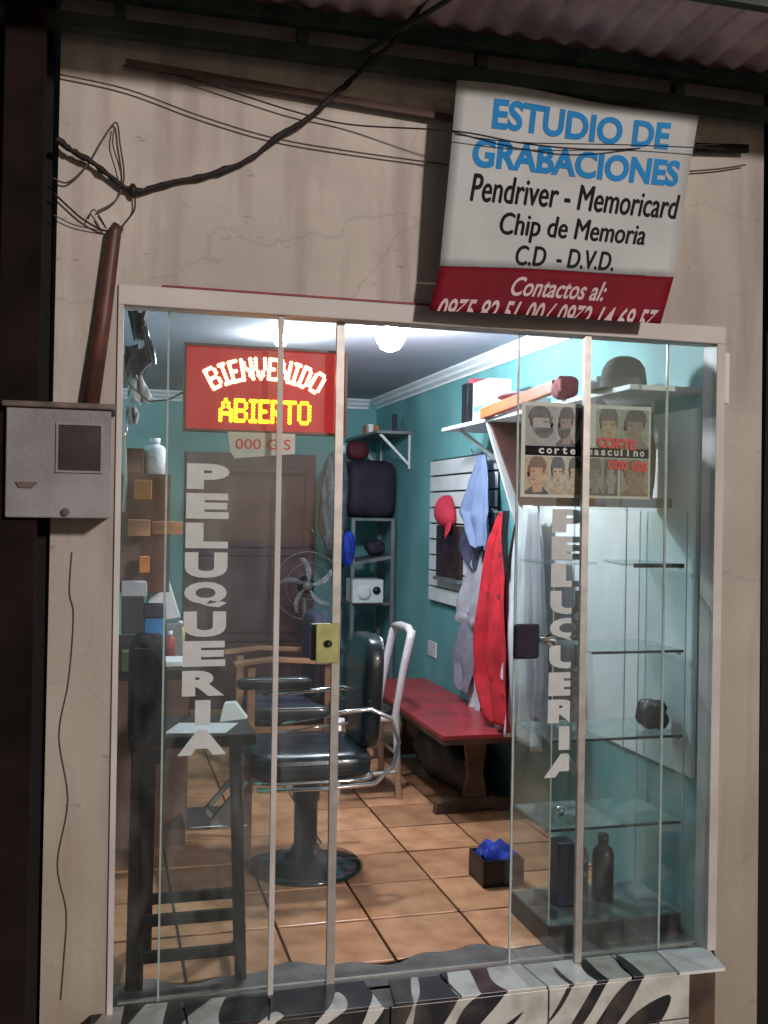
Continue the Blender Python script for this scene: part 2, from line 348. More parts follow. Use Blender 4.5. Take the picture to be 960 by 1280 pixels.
# ================================================================== SETTING
struct(MB().grid(lambda u, v: (-60+120*u, -60+120*v, -.36 + .012*math.sin(u*900)*math.cos(v*700)), 60, 60).build('ground', m_ground))
RW, BW, LW, CZ = 2.15, 5.0, -.12, 2.5
fl = struct(B(LW-.1, RW+.1, .004, BW+.1, -.12, -.012).build('floor', m_grout))
T = .366; tg = None; tiles = []
tm = MB().box(-T/2+.005, T/2-.005, -T/2+.005, T/2-.005, -.011, 0)
tproto = tm.build('tile', m_tile, fl, bevel=.003)
k = 0
for i in range(-3, 5):
    for j in range(0, 13):
        cx = .65+T*i+T/2; cy = .24+.37*j+.185
        if cx < LW-.05 or cx > RW+.2 or cy > BW: continue
        o = tproto if k == 0 else tproto.copy()
        if k: col.objects.link(o); o.parent = fl
        o.location = Vector((cx, cy, -.011 + random.uniform(0, .0015))) - wloc(fl)
        o.rotation_euler = (random.uniform(-.002,.002), random.uniform(-.002,.002), random.choice([0,1,2,3])*math.pi/2); k += 1
MB().grid(lambda u, v: (LW+(RW-LW)*u, .045+(.205+.035*math.sin(u*23)+.02*math.sin(u*61))*v, .0035+.003*math.sin(u*40)*v*(1-v)), 60, 4).build('cement_screed', m_cem, fl)
struct(B(LW, RW, .12, BW, CZ, CZ+.06).build('ceiling', m_ceil))
struct(B(RW, RW+.12, .12, BW, -.1, CZ+.06).build('wall_right', m_teal))
struct(B(LW-.1, LW, .12, BW, -.1, CZ+.06).build('wall_left', m_teal))
wb = struct(B(LW-.1, RW+.12, BW, BW+.12, -.1, CZ+.06).build('wall_back', m_teal))
def crown(name, pts):
    mb = MB()
    a, b, n = pts
    a = Vector(a); b = Vector(b); n = Vector(n)
    prof = [(0,0),(.07,0),(.07,-.012),(.045,-.03),(.04,-.045),(.012,-.06),(.012,-.075),(0,-.075)]
    poly = [a + n*u + Vector((0,0,v)) for u, v in prof]
    return struct(mb.prism(poly, b-a).build(name, m_crown))
crown('crown_moulding_right', ((RW,.12,CZ),(RW,BW,CZ),(-1,0,0)))
crown('crown_moulding_back', ((LW,BW,CZ),(RW-.07,BW,CZ),(0,-1,0)))

# facade wall: one slab with the door opening
fw = MB().prism([(-.17,0,-.4),(.027,0,-.4),(.027,0,2.262),(2.133,0,2.262),(2.133,0,-.4),(2.315,0,-.4),(2.28,0,3.35),(-.15,0,3.35)], (0,.12,0))
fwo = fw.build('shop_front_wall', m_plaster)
tag(fwo, 'stained off-white plaster wall framing the glass shop entrance', 'wall')

# doorstep
ds = thing('doorstep', (1.05,-.05,-.36), 'doorstep faced with black and white zebra striped tiles below the glass doors', 'step')
B(.0,1.94,-.125,.0,-.38,.018).build('step_core', m_cem, ds)
B(1.942,2.132,-.012,.0,-.38,.018).build('end_block', mat('damp_render', (.12,.075,.05), .9, var=.3), ds)
for a, b in ((-.03,.347),(.353,.887),(.893,1.427),(1.433,1.95)):
    MB().box(a, b, -.137, -.126, -.127, .021).build('riser_tile', m_zebra, ds, bevel=.0015)
for a, b in ((-.03,.17),(.176,.617),(.623,1.157),(1.163,1.697),(1.703,1.95)):
    MB().box(a, b, -.137, -.126, -.30, -.133).build('riser_tile', m_zebra, ds, bevel=.0015)
def PZs(q): return PZ(q[0], q[1], .03)
x = 0
sillp = [[(-.02,-.14),(.26,-.14),(.25,.03),(-.02,.035)],[(.266,-.138),(.50,-.142),(.53,.03),(.262,.03)],[(.507,-.142),(.86,-.141),(.845,.035),(.537,.03)],
         [(.905,-.135),(1.12,-.14),(1.10,.02),(.93,.03)],[(1.127,-.14),(1.42,-.14),(1.40,.038),(1.107,.03)],[(1.427,-.142),(1.73,-.14),(1.74,.035),(1.407,.03)],
         [(1.737,-.14),(1.90,-.14),(1.915,.03),(1.747,.035)],[(1.90+.006,-.146),(2.08,-.15),(2.115,.02),(1.921,.03)]]
for i, pl in enumerate(sillp):
    dz = random.uniform(0,.003)
    MB().prism([(a, b, .021+dz) for a, b in pl], (0,0,.011)).build('sill_tile', m_zebra if i != 7 else m_paper, ds, bevel=.001, label='plain white broken sill tile' if i == 7 else None)

# neighbour walls, night darkness put into their near-black colour
tag(B(-6,-.1725,.03,.6,-.38,3.9).build('neighbour_wall', m_dark), 'wall of the neighbouring house left of the entrance, darkness put into its black colour', 'wall')
tag(B(2.33,8,.03,.6,-.38,3.9).build('neighbour_wall', m_dark), 'wall right of the plaster pilaster, darkness put into its black colour', 'wall')
tag(MB().bar((-.255,-.12,-.36),(-.24,-.12,3.1),.11,.09).build('awning_post', m_darkpost, bevel=.004), 'dark brown post rising behind the meter box at the left edge', 'post')
tag(MB().bar((2.42,-.05,2.30),(2.40,-.05,3.1),.16,.10).build('wall_bracket', m_green, bevel=.004), 'dark green steel bracket hanging from the awning beam at the right edge', 'bracket')

# awning
aw = thing('corrugated_awning', (1,-.2,3.0), 'rusty corrugated zinc awning on green steel beams above the shop front', 'awning')
def roof(u, v):
    xx = -1.2 + 5.2*u; y = .15 - .81*v
    return (xx + .126*y, y, 3.145 + .08*y + .011*math.sin(xx*2*math.pi/.105))
MB().grid(roof, 800, 3).build('roof_sheet', m_zinc, aw, smooth=True)
MB().box(-1.1, 3.4, -.10, -.055, 2.985, 3.03).build('lower_beam', m_green, aw, bevel=.002)
MB().box(-1.1, 3.4, -.14, -.09, 3.075, 3.118).build('upper_beam', m_green, aw, bevel=.002)
MB().box(-1.1, 3.4, -.655, -.62, 3.063, 3.09).build('added_shadow_bar', m_green, aw)  # added beam out of view, straightens the shadow of the wavy sheet edge
for px in (.0, .55, 1.14, 1.86): MB().box(px, px+.035, -.105, -.07, 3.03, 3.075).build('strut', m_green, aw)
MB().box(.02, 1.12, -.075, -.045, 2.895, 2.93).build('hanging_bar', m_darkpost, aw) if False else None
MB().bar((.75,-.09,3.02),(1.15,-.55,3.19),.012,.012).build('brace_rod', m_green, aw)

# ================================================================== ENTRANCE
ent = thing('entrance_frame', (1.08,.03,.03), 'pale painted metal door frame with fixed side panes across the shop front', 'door frame')
MB().box(.027,2.133,-.012,.075,2.20,2.262).build('head_rail', m_frame, ent, bevel=.003)
MB().box(.027,.045,-.012,.075,.032,2.20).build('jamb', m_frame, ent, bevel=.002)
MB().box(2.098,2.133,-.012,.075,.032,2.20).build('jamb', m_frame, ent, bevel=.002)
MB().box(.06,2.10,.055,.068,.03,.037).build('floor_rail', m_alu, ent)
rl = MB().box(.16,1.05,-.010,-.001,2.263,2.269).build('red_line', m_redline, ent)  # thin dark red strip along the top of the head rail
# fixed panes (outer), sliding leaves (inner)
def pane(parent, x0, x1, y, z0=.035, z1=2.20, name='pane', mg=None):
    return MB().box(x0, x1, y-.003, y+.003, z0, z1).build(name, mg or m_glass, parent)
def strip(parent, x0, x1, y, name, mt, t=.005, z0=.035, z1=2.20):
    return MB().box(x0, x1, y-t, y+t, z0, z1).build(name, mt, parent)
fpl = pane(ent, .046, .522, .008); fpl['label'] = 'left fixed glass pane with PELUQUERIA letters'
strip(ent, .523, .540, .008, 'edge_strip', m_frame, .006)
fpr = pane(ent, 1.614, 2.097, .008); fpr['label'] = 'right fixed glass pane'
strip(ent, 1.588, 1.613, .008, 'edge_strip', m_alu, .008)
dl = thing('sliding_glass_door', (.46,.045,.035), 'left sliding glass door slid open behind the fixed pane, brass coloured lock on its edge', 'door', 'sliding glass doors')
pane(dl, .187, .720, .045); strip(dl, .180, .186, .045, 'glass_edge', m_gedge, .0035)
strip(dl, .721, .747, .045, 'edge_profile', m_alu, .009)
lk = MB().box(.665,.742,.025,.034,1.085,1.215).build('lock_plate', m_yellow, dl, bevel=.003)
MB().lathe([(.012,0),(.012,.012),(.006,.016)], (.705,.0245,1.15), 12, ax=(0,-1,0)).build('keyhole', m_black, lk)
MB().box(.655,.70,.056,.085,1.09,1.21).build('lock_case', m_black, dl, bevel=.004)
dr = thing('sliding_glass_door', (1.65,.045,.035), 'right sliding glass door slid open beside the display case, black square lock on its edge', 'door', 'sliding glass doors')
pane(dr, 1.366, 1.930, .045); strip(dr, 1.360, 1.3655, .045, 'glass_edge', m_gedge, .0035); strip(dr, 1.9305, 1.938, .045, 'glass_edge', m_gedge, .0035)
lb = MB().box(1.352,1.445,.012,.038,1.085,1.205).build('lock_case', m_case, dr, bevel=.01)
MB().tube([(1.445,.02,1.15),(1.50,.015,1.15),(1.50,.012,1.13)], .009, 8).build('handle', m_alu, lb, smooth=True)
MB().lathe([(.02,0),(.02,.012),(.014,.018)], (1.487,.036,1.15), 14, ax=(0,-1,0)).build('key_barrel', m_chrome, lb)
# vinyl letters
def letters(parent, x0, wd, ztop, pitch, y, yo):
    for i, ch in enumerate("PELUQUERIA"):
        zt = ztop - pitch*i; h = pitch*.86; ww = wd*(.36 if ch == 'I' else 1.15 if ch == 'A' else 1); xx = x0 + (wd-ww)/2 - (.006*i/9)
        if ch == 'Q': h *= 1.0
        text_on(ch, lambda u, v: (xx+ww*u, y, zt-h+h*v), off=.062).build('letter', m_vinyl, parent)
letters(fpl, .243, .132, 1.722, .0925, .0035, 0)
pp = PY(693,640,.04)
drp = [c for c in dr.children if c.name.startswith('pane')][0]
letters(drp, 1.495, .135, 1.600, .0945, .0405, 0)

# ---- LED sign
sg = thing('led_sign', (.5,.12,1.84), 'glowing red LED sign reading BIENVENIDO ABIERTO hanging inside the left glass', 'sign')
SX0, SX1, SZ0, SZ1, SY = .243, .762, 1.838, 2.104, .10
MB().box(SX0,SX1,SY+.004,SY+.03,SZ0,SZ1).build('backing', m_ledred, sg)
f = MB(); t = .008
f.box(SX0-t,SX1+t,SY-.012,SY+.034,SZ1,SZ1+t).box(SX0-t,SX1+t,SY-.012,SY+.034,SZ0-t,SZ0).box(SX0-t,SX0,SY-.012,SY+.034,SZ0,SZ1).box(SX1,SX1+t,SY-.012,SY+.034,SZ0,SZ1)
f.build('frame', m_ledframe, sg)
F57 = {'B':["11110","10001","10001","11110","10001","10001","11110"],'I':["111","010","010","010","010","010","111"],'E':["1111","1000","1000","1110","1000","1000","1111"],
 'N':["10001","11001","11001","10101","10011","10011","10001"],'V':["10001","10001","10001","10001","01010","01010","00100"],'D':["1110","1001","1001","1001","1001","1001","1110"],
 'O':["01110","10001","10001","10001","10001","10001","01110"],'A':["00100","01010","01010","10001","11111","10001","10001"],'R':["1111","1001","1001","1110","1010","1001","1001"],'T':["11111","00100","00100","00100","00100","00100","00100"]}
def dot(mb, x, z, r):
    mb.lathe([(r,0),(r*.95,.003),(r*.55,.006)], (x,SY+.0035,z), 6, ax=(0,-1,0))
def led_word(word, cx, cz, width, h, arch, name, mt, r):
    mb = MB(); pd = h/6
    tot = sum(len(F57[c][0])-1 for c in word) + 1.75*(len(word)-1); ps = width/tot; x = 0
    for c in word:
        g = F57[c]; wc = len(g[0])-1; mx = (x+wc/2)*ps - width/2; ang = -mx/width*2*arch*1.9
        for j, row in enumerate(g):
            for i, b in enumerate(row):
                if b == '1':
                    lx = (i-wc/2)*ps; lz = (3-j)*pd
                    X = cx+mx+lx*math.cos(ang)-lz*math.sin(ang); Z = cz - arch*.155*(2*mx/width)**2 + lx*math.sin(ang)+lz*math.cos(ang)
                    dot(mb, X, Z, r)
        x += wc+1.75
    o = mb.build(name, mt, sg); o['kind'] = 'stuff'; return o
led_word("BIENVENIDO", 0.500, 2.042, .372, .064, .29, 'led_dots', m_dotw, .0069)
led_word("ABIERTO", .500, 1.902, .292, .066, 0, 'led_dots', m_doty, .0070)
tag(MB().tube([(.236,.115,1.955),(.19,.13,1.93),(.13,.16,1.925),(.08,.2,1.97),(.05,.25,2.02)], .003, 6).build('sign_cable', m_wire, smooth=True), 'thin dark cable looping from the LED sign to the left wall', 'cable')
# price card
pc = MB().prism([(.385,.075,1.765),(.40,.075,1.745),(.595,.075,1.765),(.595,.075,1.83),(.375,.075,1.83)], (0,.002,0)).build('price_card', m_paper)
tag(pc, 'white price card with 000 G.S lettering taped below the LED sign', 'card')
text_on("000 G.S", lambda u, v: (.40+.18*u, .0742, 1.775+.034*v+.002*u), off=.01).build('lettering', m_redink, pc)

# ---- poster on the right sliding door
po = MB().box(1.374,1.868,.0385,.0405,1.640,1.968).build('poster', mat('poster_paper', (.56,.60,.55), .4, var=.08, scale=10))
tag(po, 'haircut style poster with photos and red price text taped on the right glass door', 'poster')
PW, PH = .494, .328
def pu(u, v, d=0): return (1.374+PW*u, .0378-d*.0005, 1.968-PH*v)
cols = {}
def cmat(c):
    if c not in cols: cols[c] = mat('print_%d' % len(cols), c, .4, var=.22, scale=45, detail=3)
    return cols[c]
def poly(mb, pts, m, d): mb.add([pu(a, b, d) for a, b in pts], [list(range(len(pts)))], m)
def ell(mb, cx, cy, rx, ry, m, d, a0=0, a1=360, n=18):
    poly(mb, [(cx+rx*math.cos(R(a0+(a1-a0)*i/n)), cy+ry*math.sin(R(a0+(a1-a0)*i/n))) for i in range(n+(0 if a1-a0 == 360 else 1))], m, d)
def portrait(u0, u1, v0, v1, bgc, skin, hair, top, face=0, beard=False, dark=(.02,.018,.022)):
    mb = MB(); W = u1-u0; H = v1-v0; U = lambda a: u0+W*a; V = lambda b: v0+H*b
    cu, cv = u0+W*.5, v0+H*.46
    def poly(mb, pts, m, d):    # enlarged subject, cropped by its picture frame
        k = 1.0 if d == 0 else 1.38
        mb.add([pu(min(u1, max(u0, cu+(a-cu)*k)), min(v1, max(v0, cv+(b-cv)*k)), d) for a, b in pts], [list(range(len(pts)))], m)
    def ell(mb, cx, cy, rx, ry, m, d, a0=0, a1=360, n=22):
        poly(mb, [(cx+rx*math.cos(R(a0+(a1-a0)*i/n)), cy+ry*math.sin(R(a0+(a1-a0)*i/n))) for i in range(n+(0 if a1-a0 == 360 else 1))], m, d)
    poly(mb, [(u0,v0),(u1,v0),(u1,v1),(u0,v1)], 0, 0)
    poly(mb, [(U(.02),v1),(U(.10),V(.80)),(U(.35),V(.70)),(U(.70),V(.70)),(U(.93),V(.82)),(U(.98),v1)], 3, 1)
    poly(mb, [(U(.38),V(.82)),(U(.36),V(.55)),(U(.66),V(.55)),(U(.68),V(.80))], 1, 2)
    ell(mb, U(.5+face*.04), V(.44), W*.25, H*.25, 1, 3)
    if face: poly(mb, [(U(.5+face*.24),V(.38)),(U(.5+face*.33),V(.50)),(U(.5+face*.22),V(.52))], 1, 3)
    if beard: ell(mb, U(.5+face*.07), V(.52), W*.23, H*.19, 2, 4, 0, 180)
    ell(mb, U(.5-face*.03), V(.34), W*.27, H*(.20+top), 2, 5, 180, 360)
    poly(mb, [(U(.22),V(.32)),(U(.30),V(.30)),(U(.31),V(.50)),(U(.26),V(.48))], 2, 6)
    poly(mb, [(U(.70),V(.30)),(U(.78),V(.32)),(U(.74),V(.46)),(U(.69),V(.42))], 2, 6)
    for e in (-.1,.1):
        if face == 0 or e*face > 0: poly(mb, [(U(.5+e-.045),V(.40)),(U(.5+e+.045),V(.40)),(U(.5+e+.045),V(.42)),(U(.5+e-.045),V(.42))], 2, 7)
    poly(mb, [(U(.45+face*.1),V(.565)),(U(.56+face*.1),V(.565)),(U(.56+face*.1),V(.58)),(U(.45+face*.1),V(.58))], 2, 7)
    mb.build('portrait_print', [cmat(bgc), cmat(skin), cmat(hair), cmat(dark)], po)
G = (.34,.36,.34); sk = (.42,.38,.33); hr = (.03,.03,.035)
portrait(.03,.26,.04,.46, (.30,.33,.32), (.36,.35,.34), hr, .02, 1, True, (.30,.30,.30))
portrait(.26,.41,.04,.46, (.36,.40,.37), (.26,.19,.16), hr, .03, -1, True)
portrait(.41,.52,.04,.46, (.22,.28,.28), (.38,.42,.42), (.05,.06,.07), .02, 0)
portrait(.57,.76,.04,.46, (.32,.38,.30), (.44,.33,.16), (.05,.06,.055), .10, 0, False, (.32,.30,.2))
portrait(.76,.985,.04,.46, (.30,.36,.28), (.24,.20,.13), hr, .06, -1, False, (.14,.15,.11))
poly_band = MB(); poly(poly_band, [(.03,.46),(.985,.46),(.985,.56),(.03,.56)], 0, 1); poly_band.build('black_band', m_ink, po)
portrait(.03,.205,.57,.97, (.50,.42,.24), (.58,.36,.20), (.16,.06,.03), .03, -1)
portrait(.21,.345,.57,.97, (.48,.47,.36), (.54,.44,.28), (.05,.07,.075), .04, 0, False, (.50,.40,.24))
portrait(.345,.475,.57,.97, (.50,.49,.38), (.56,.45,.29), (.05,.07,.075), .03, 0, False, (.50,.40,.24))
portrait(.50,.63,.57,.97, (.24,.29,.24), (.22,.22,.17), (.10,.12,.10), .05, 0)
portrait(.63,.745,.57,.97, (.10,.14,.13), (.28,.32,.29), hr, .0, 0)
portrait(.76,.985,.57,.97, (.30,.30,.22), (.26,.18,.11), (.12,.09,.05), .0, 0, False, (.20,.13,.08))
for s_, a, b in (("corte", .13, .43), ("masculino", .505, .965)):
    n = len(s_); tw = MB()
    for i, ch in enumerate(s_):
        wch = (b-a)/n; uu = a+wch*i; nar = .35 if ch in 'li' else .72 if ch in 'rt' else .8
        hh = .075 if ch in 'tli' else .058
        text_on(ch, lambda u, v: (pu(uu+wch*nar*u*.85, 0)[0]+.0, .0378-.0012, 1.968-PH*(.54-hh*v)), off=.03, mb=tw)
    tw.build('white_lettering', m_paper, po)
text_on("CORTE", lambda u, v: (pu(.575+.30*u,0)[0], .0378-.0046, 1.968-PH*(.455+.02*u-.115*v)), off=.06).build('red_lettering', m_redink, po)
text_on("000 GS", lambda u, v: (pu(.655+.315*u,0)[0], .0378-.0046, 1.968-PH*(.685+.02*u-.105*v)), off=.06).build('red_lettering', m_redink, po)

# ---- banner on the wall
bn = thing('vinyl_banner', (1.5,-.14,2.26), 'white vinyl banner with blue ESTUDIO DE GRABACIONES heading and red foot above the doors', 'banner')
rows = [((571,100),(873,146),-.14),((550,332),(842,346),-.12),((537,388),(825,405),-.10)]
bl = [(PY(a[0],a[1],y), PY(b[0],b[1],y)) for a, b, y in rows]; vk = [0,.81,1.0]
def ban(u, v, d=0):
    v = min(v, 1.0)
    i = 0 if v <= vk[1] else 1; t = (v-vk[i])/(vk[i+1]-vk[i])
    l = bl[i][0].lerp(bl[i+1][0], t); r = bl[i][1].lerp(bl[i+1][1], t); p = l.lerp(r, u)
    wav = .012*math.sin(u*math.pi)*(.3+v) + .004*math.sin(u*9+v*5)
    return p + Vector((0, -wav-d, .006*math.sin(u*7)*(1-v)))
MB().grid(lambda u, v: ban(u, v*.81), 24, 20).build('cloth', m_bancloth, bn, smooth=True, solid=.001)
MB().grid(lambda u, v: ban(u, .812+v*.188), 24, 6).build('red_band', m_banred, bn, smooth=True, solid=.001)
def btext(s, u0, u1, v0, v1, mt, off, sh=0, name='lettering', tilt=0, copies=1):
    mb = MB()
    for k in range(copies):      # stroke thickened by closely shifted layers of the same print
        dx = (k-(copies-1)/2)*.0036; dv = (k % 2)*.0035
        text_on(s, lambda u, v: ban(u0+(u1-u0)*u+dx, v1+(v0-v1)*v - tilt*u+dv, .0022+.0002*k), off=off, shear=sh, mb=mb)
    o = mb.build(name, mt, bn)
    if copies > 1: o['kind'] = 'stuff'
    return o
btext("ESTUDIO DE", .150, .885, .065, .200, m_blue, .035, tilt=.012)
btext("GRABACIONES", .085, .955, .245, .375, m_blue, .038, tilt=.012)
btext("Pendriver - Memoricard", .095, .975, .400, .520, m_ink, 0, .12, copies=2)
btext("Chip de Memoria", .225, .845, .560, .690, m_ink, 0, .12, copies=2)
btext("C.D  - D.V.D.", .300, .720, .705, .795, m_ink, 0, .12, copies=2)
btext("Contactos al:", .305, .715, .845, .925, m_pinkink, .018, .25)
btext("0975 82 51 00 / 0972-14 69 57", .03, .975, .945, 1.045, m_pinkink, .016, .25)
tag(MB().box(1.02,1.045,-.03,-.004,2.30,2.92).build('banner_batten', m_redline), 'thin dark red batten on the wall behind the left edge of the banner', 'batten') if False else None

# ---- wires and cables
def wire(name, pts, y, r, mt, label, cat='wire', jit=0, group=None):
    P3 = [PY(a, b, y if not isinstance(y, list) else y[i]) for i, (a, b) in enumerate(pts)]
    out = []
    n = len(P3)
    for i in range(n-1):
        p0 = P3[max(i-1,0)]; p1 = P3[i]; p2 = P3[i+1]; p3 = P3[min(i+2,n-1)]
        for k in range(6):
            t = k/6
            q = .5*((2*p1)+(p2-p0)*t+(2*p0-5*p1+4*p2-p3)*t*t+(3*p1-p0-3*p2+p3)*t**3)
            out.append(q + Vector([random.uniform(-jit,jit) for _ in range(3)]))
    out.append(P3[-1])
    rr = [r*random.uniform(.75,1.35) if jit else r for _ in out]
    return tag(MB().tube(out, rr, 8).build(name, mt, smooth=True), label, cat, group)
c0 = wire('power_cable', [(70,172),(90,188),(120,206),(165,238),(210,229),(265,217),(310,200),(345,172),(385,148),(430,108),(455,85),(492,52),(540,-10)],
     [-.05,-.04,-.03,-.022,-.02,-.02,-.022,-.03,-.04,-.06,-.09,-.17,-.30], .0085, m_cable, 'thick black taped power cable sagging across the upper wall to the awning', 'cable', .0022)
wire('thin_wire', [(75,93),(160,112),(250,145),(340,172),(430,188),(560,206)], -.02, .0028, m_wire, 'thin grey wire, lowest long line across the upper wall toward the banner')
wire('thin_wire', [(155,82),(230,96),(300,118),(370,140),(440,156),(570,164),(660,180),(760,187),(900,180)], [-.03,-.03,-.03,-.03,-.03,-.145,-.165,-.165,-.06], .0028, m_cable, 'thin black wire passing over the front of the banner')
wire('thin_wire', [(568,168),(650,178),(780,181),(905,186)], -.175, .002, m_cable, 'second black wire close to the first over the blue banner letters')
wire('thin_wire', [(862,214),(900,211),(932,206)], -.02, .003, m_wire, 'short grey wire on the wall right of the banner')
wire('thin_wire', [(66,222),(85,228),(110,205),(128,175),(145,153),(150,180),(155,222),(145,250),(122,264)], -.02, .0028, m_wire, 'grey wire bent into a tall pointed loop beside the cable joint')
wire('thin_wire', [(143,158),(141,180),(148,205),(152,222)], -.025, .0022, m_wire, 'short wire strand doubled inside the pointed loop')
wire('thin_wire', [(66,240),(85,258),(105,275),(130,288),(150,288)], -.02, .003, m_cable, 'black wire curving into the top of the brown conduit from the left')
wire('thin_wire', [(168,240),(168,262),(155,280),(148,292)], [-.022,-.02,-.02,-.035], .0026, m_cable, 'black wire hanging from the cable joint down to the conduit mouth')
wire('thin_wire', [(66,268),(90,280),(115,286),(140,290)], -.02, .002, m_wire, 'pale thin wire, lowest strand entering the conduit')
wire('thin_wire', [(110,274),(118,262),(133,286),(122,270)], -.03, .002, m_cable, 'tiny tangled black wire end above the conduit')
wire('ground_wire', [(90,690),(87,740),(92,770),(86,850),(74,920),(85,1000),(72,1080),(83,1140),(80,1200),(76,1250)], -.006, .0016, m_wire, 'hairline dark wire running down the left pilaster below the meter box')
a, b = PY(143,290,-.035), PY(113,505,-.035)
cn = tag(MB().tube([a+Vector((.012,.0,.02)), a, a.lerp(b,.5)+Vector((.003,0,0)), b], [.018,.021,.024,.027], 12).build('conduit', m_conduit, smooth=True), 'reddish brown conduit pipe running down the wall into the meter box', 'pipe')
# junction tape lump
j = PY(166,238,-.025)
tag(MB().lathe([(.004,-.02),(.013,-.008),(.015,.004),(.006,.02)], j, 8).build('cable_joint', m_cable, smooth=True), 'black taped joint at the lowest point of the thick cable', 'joint')
# dark bar standing in for the beam's cast shadow, plus right-hand batten
tag(MB().bar(PY(157,78,-.03), PY(565,148,-.03), .012, .022).build('wall_top_bar', mat('beam_shadow_brown', (.15,.09,.08), .8), None), 'dark bar standing in for the beam shadow along the top of the wall left of the banner', 'batten')
tag(MB().bar(PY(870,184,-.03), PY(935,186,-.03), .012, .028).build('wall_top_bar', m_darkpost, None), 'short dark batten fixed on the wall right of the banner', 'batten')
tag(MB().box(2.133,2.152,-.008,-.001,1.99,2.17).build('white_plate', m_paper), 'narrow white plate on the right pilaster beside the frame corner', 'plate')

# ---- meter box
mt = thing('meter_box', (-.13,-.1,1.55), 'grey painted electricity meter box with dark window on the left pilaster', 'meter box')
MB().box(-.272,.012,-.20,-.001,1.548,1.858).build('box_body', m_meter, mt, bevel=.004)
MB().box(-.284,.024,-.215,-.0005,1.8585,1.875).build('lid', m_meterlid, mt, bevel=.004)
wn = B(-.13,-.018,-.2055,-.2005,1.685,1.81)
f = MB(); x0,x1,z0,z1 = -.138,-.010,1.677,1.818
f.box(x0,x1,-.208,-.2005,z1-.006,z1).box(x0,x1,-.208,-.2005,z0,z0+.006).box(x0,x0+.006,-.208,-.2005,z0+.006,z1-.006).box(x1-.006,x1,-.208,-.2005,z0+.006,z1-.006)
wo_ = f.build('window_frame', m_meter, mt)
B(-.132,-.016,-.203,-.2006,1.683,1.812).build('window', m_smoke, mt)
MB().prism([(-.245,-.2015,1.648),(-.185,-.2015,1.648),(-.20,-.2015,1.632),(-.235,-.2015,1.632)], (0,-.006,0)).build('latch', m_meterlid, mt)
MB().lathe([(.012,0),(.012,.01),(.005,.014)], (-.11,-.20,1.565), 10, ax=(0,-1,0)).build('screw', m_meterlid, mt)

# ================================================================== INTERIOR: lamps
bp = PY(488,421,1.5)
lp = thing('ceiling_bulb', (bp.x,bp.y,bp.z-.06), 'bright round white bulb on the ceiling seen through the open doorway', 'bulb')
MB().lathe([(.014,-.07),(.042,-.058),(.064,-.026),(.069,0),(.06,.03),(.03,.045)], bp, 20).build('bulb', m_bulb, lp, smooth=True)
MB().lathe([(.03,.0),(.03,.02),(.045,.026),(.045,max(.028,CZ-bp.z-.046))], bp+Vector((0,0,.045)), 16).build('lamp_holder', m_white, lp, smooth=True)
bp2 = PY(350,412,2.9); bp2.z = min(bp2.z, CZ-.07)
bp2 = PY(351,425,2.1); 
lp2 = thing('ceiling_bulb', (bp2.x,bp2.y,bp2.z-.04), 'small added bulb standing in for lamp glare on the door glass above the LED sign', 'bulb')  # bulb added where the glass mirrors the lamp, helps brighten the room
MB().lathe([(.008,-.035),(.022,-.03),(.032,-.012),(.034,0),(.028,.018),(.018,.03)], bp2, 16).build('bulb', m_glarebulb, lp2, smooth=True)
MB().lathe([(.018,0),(.018,.015),(.035,.02),(.035,max(.025, CZ-bp2.z-.03))], bp2+Vector((0,0,.03)), 14).build('lamp_holder', m_white, lp2)

# ---- back door
bd = thing('panelled_door', (1.1,5,.0), 'dark brown panelled wooden door in the teal back wall', 'door')
MB().box(.60,1.64,4.955,4.998,0,2.03).build('door_frame', m_wood, bd, bevel=.003)
for z0, z1 in ((.10,.52),(.60,1.20),(1.28,1.86)):
    MB().box(.69,1.55,4.94,4.9545,z0,z1).build('panel', m_wood, bd, bevel=.01)
for z in (.555,1.24,1.90): MB().box(.66,1.58,4.935,4.9545,z-.025,z+.02).build('rail', m_wood, bd, bevel=.004)
MB().tube([(1.60,4.95,1.44),(1.60,4.90,1.44),(1.62,4.90,1.41),(1.62,4.92,1.37)], .012, 8).build('handle', m_chrome, bd, smooth=True)

# ---- barber chair
bc = thing('barber_chair', (.88,1.25,0), 'black barber chair with chrome arms on a round pedestal base', 'barber chair')
MB().lathe([(.255,0),(.258,.012),(.235,.028),(.12,.055),(.07,.075),(.055,.10)], (.88,1.25,.001), 40).build('base_plate', m_base, bc, smooth=True)
MB().lathe([(.052,0),(.052,.20),(.06,.205),(.06,.30),(.085,.33)], (.88,1.25,.095), 24).build('pedestal', m_black, bc, smooth=True)
def cushion(x0,x1,y0,y1,z0,z1,crn=.035):
    mb = MB()
    def fn(u, v):
        a = u*2*math.pi; 
        t = v*math.pi - math.pi/2
        cx, sx_ = math.cos(a), math.sin(a); k = math.cos(t)
        se = lambda c, e: math.copysign(abs(c)**e, c)
        return ((x0+x1)/2+(x1-x0)/2*se(cx,.35)*se(k,.3), (y0+y1)/2+(y1-y0)/2*se(sx_,.35)*se(k,.3), (z0+z1)/2+(z1-z0)/2*se(math.sin(t),.55))
    return mb.grid(fn, 40, 14)
cushion(.60,1.13,.98,1.49,.43,.565).build('seat', m_leather, bc, smooth=True)
MB().tube([(.62,.965,.425),(.9,.96,.42),(1.12,.965,.43),(1.20,.97,.50),(1.225,.97,.60),(1.19,.97,.70),(1.10,.97,.745),(.98,.97,.735),(.72,.97,.70)], .010, 10).build('chrome_arm_loop', m_chrome, bc, smooth=True)
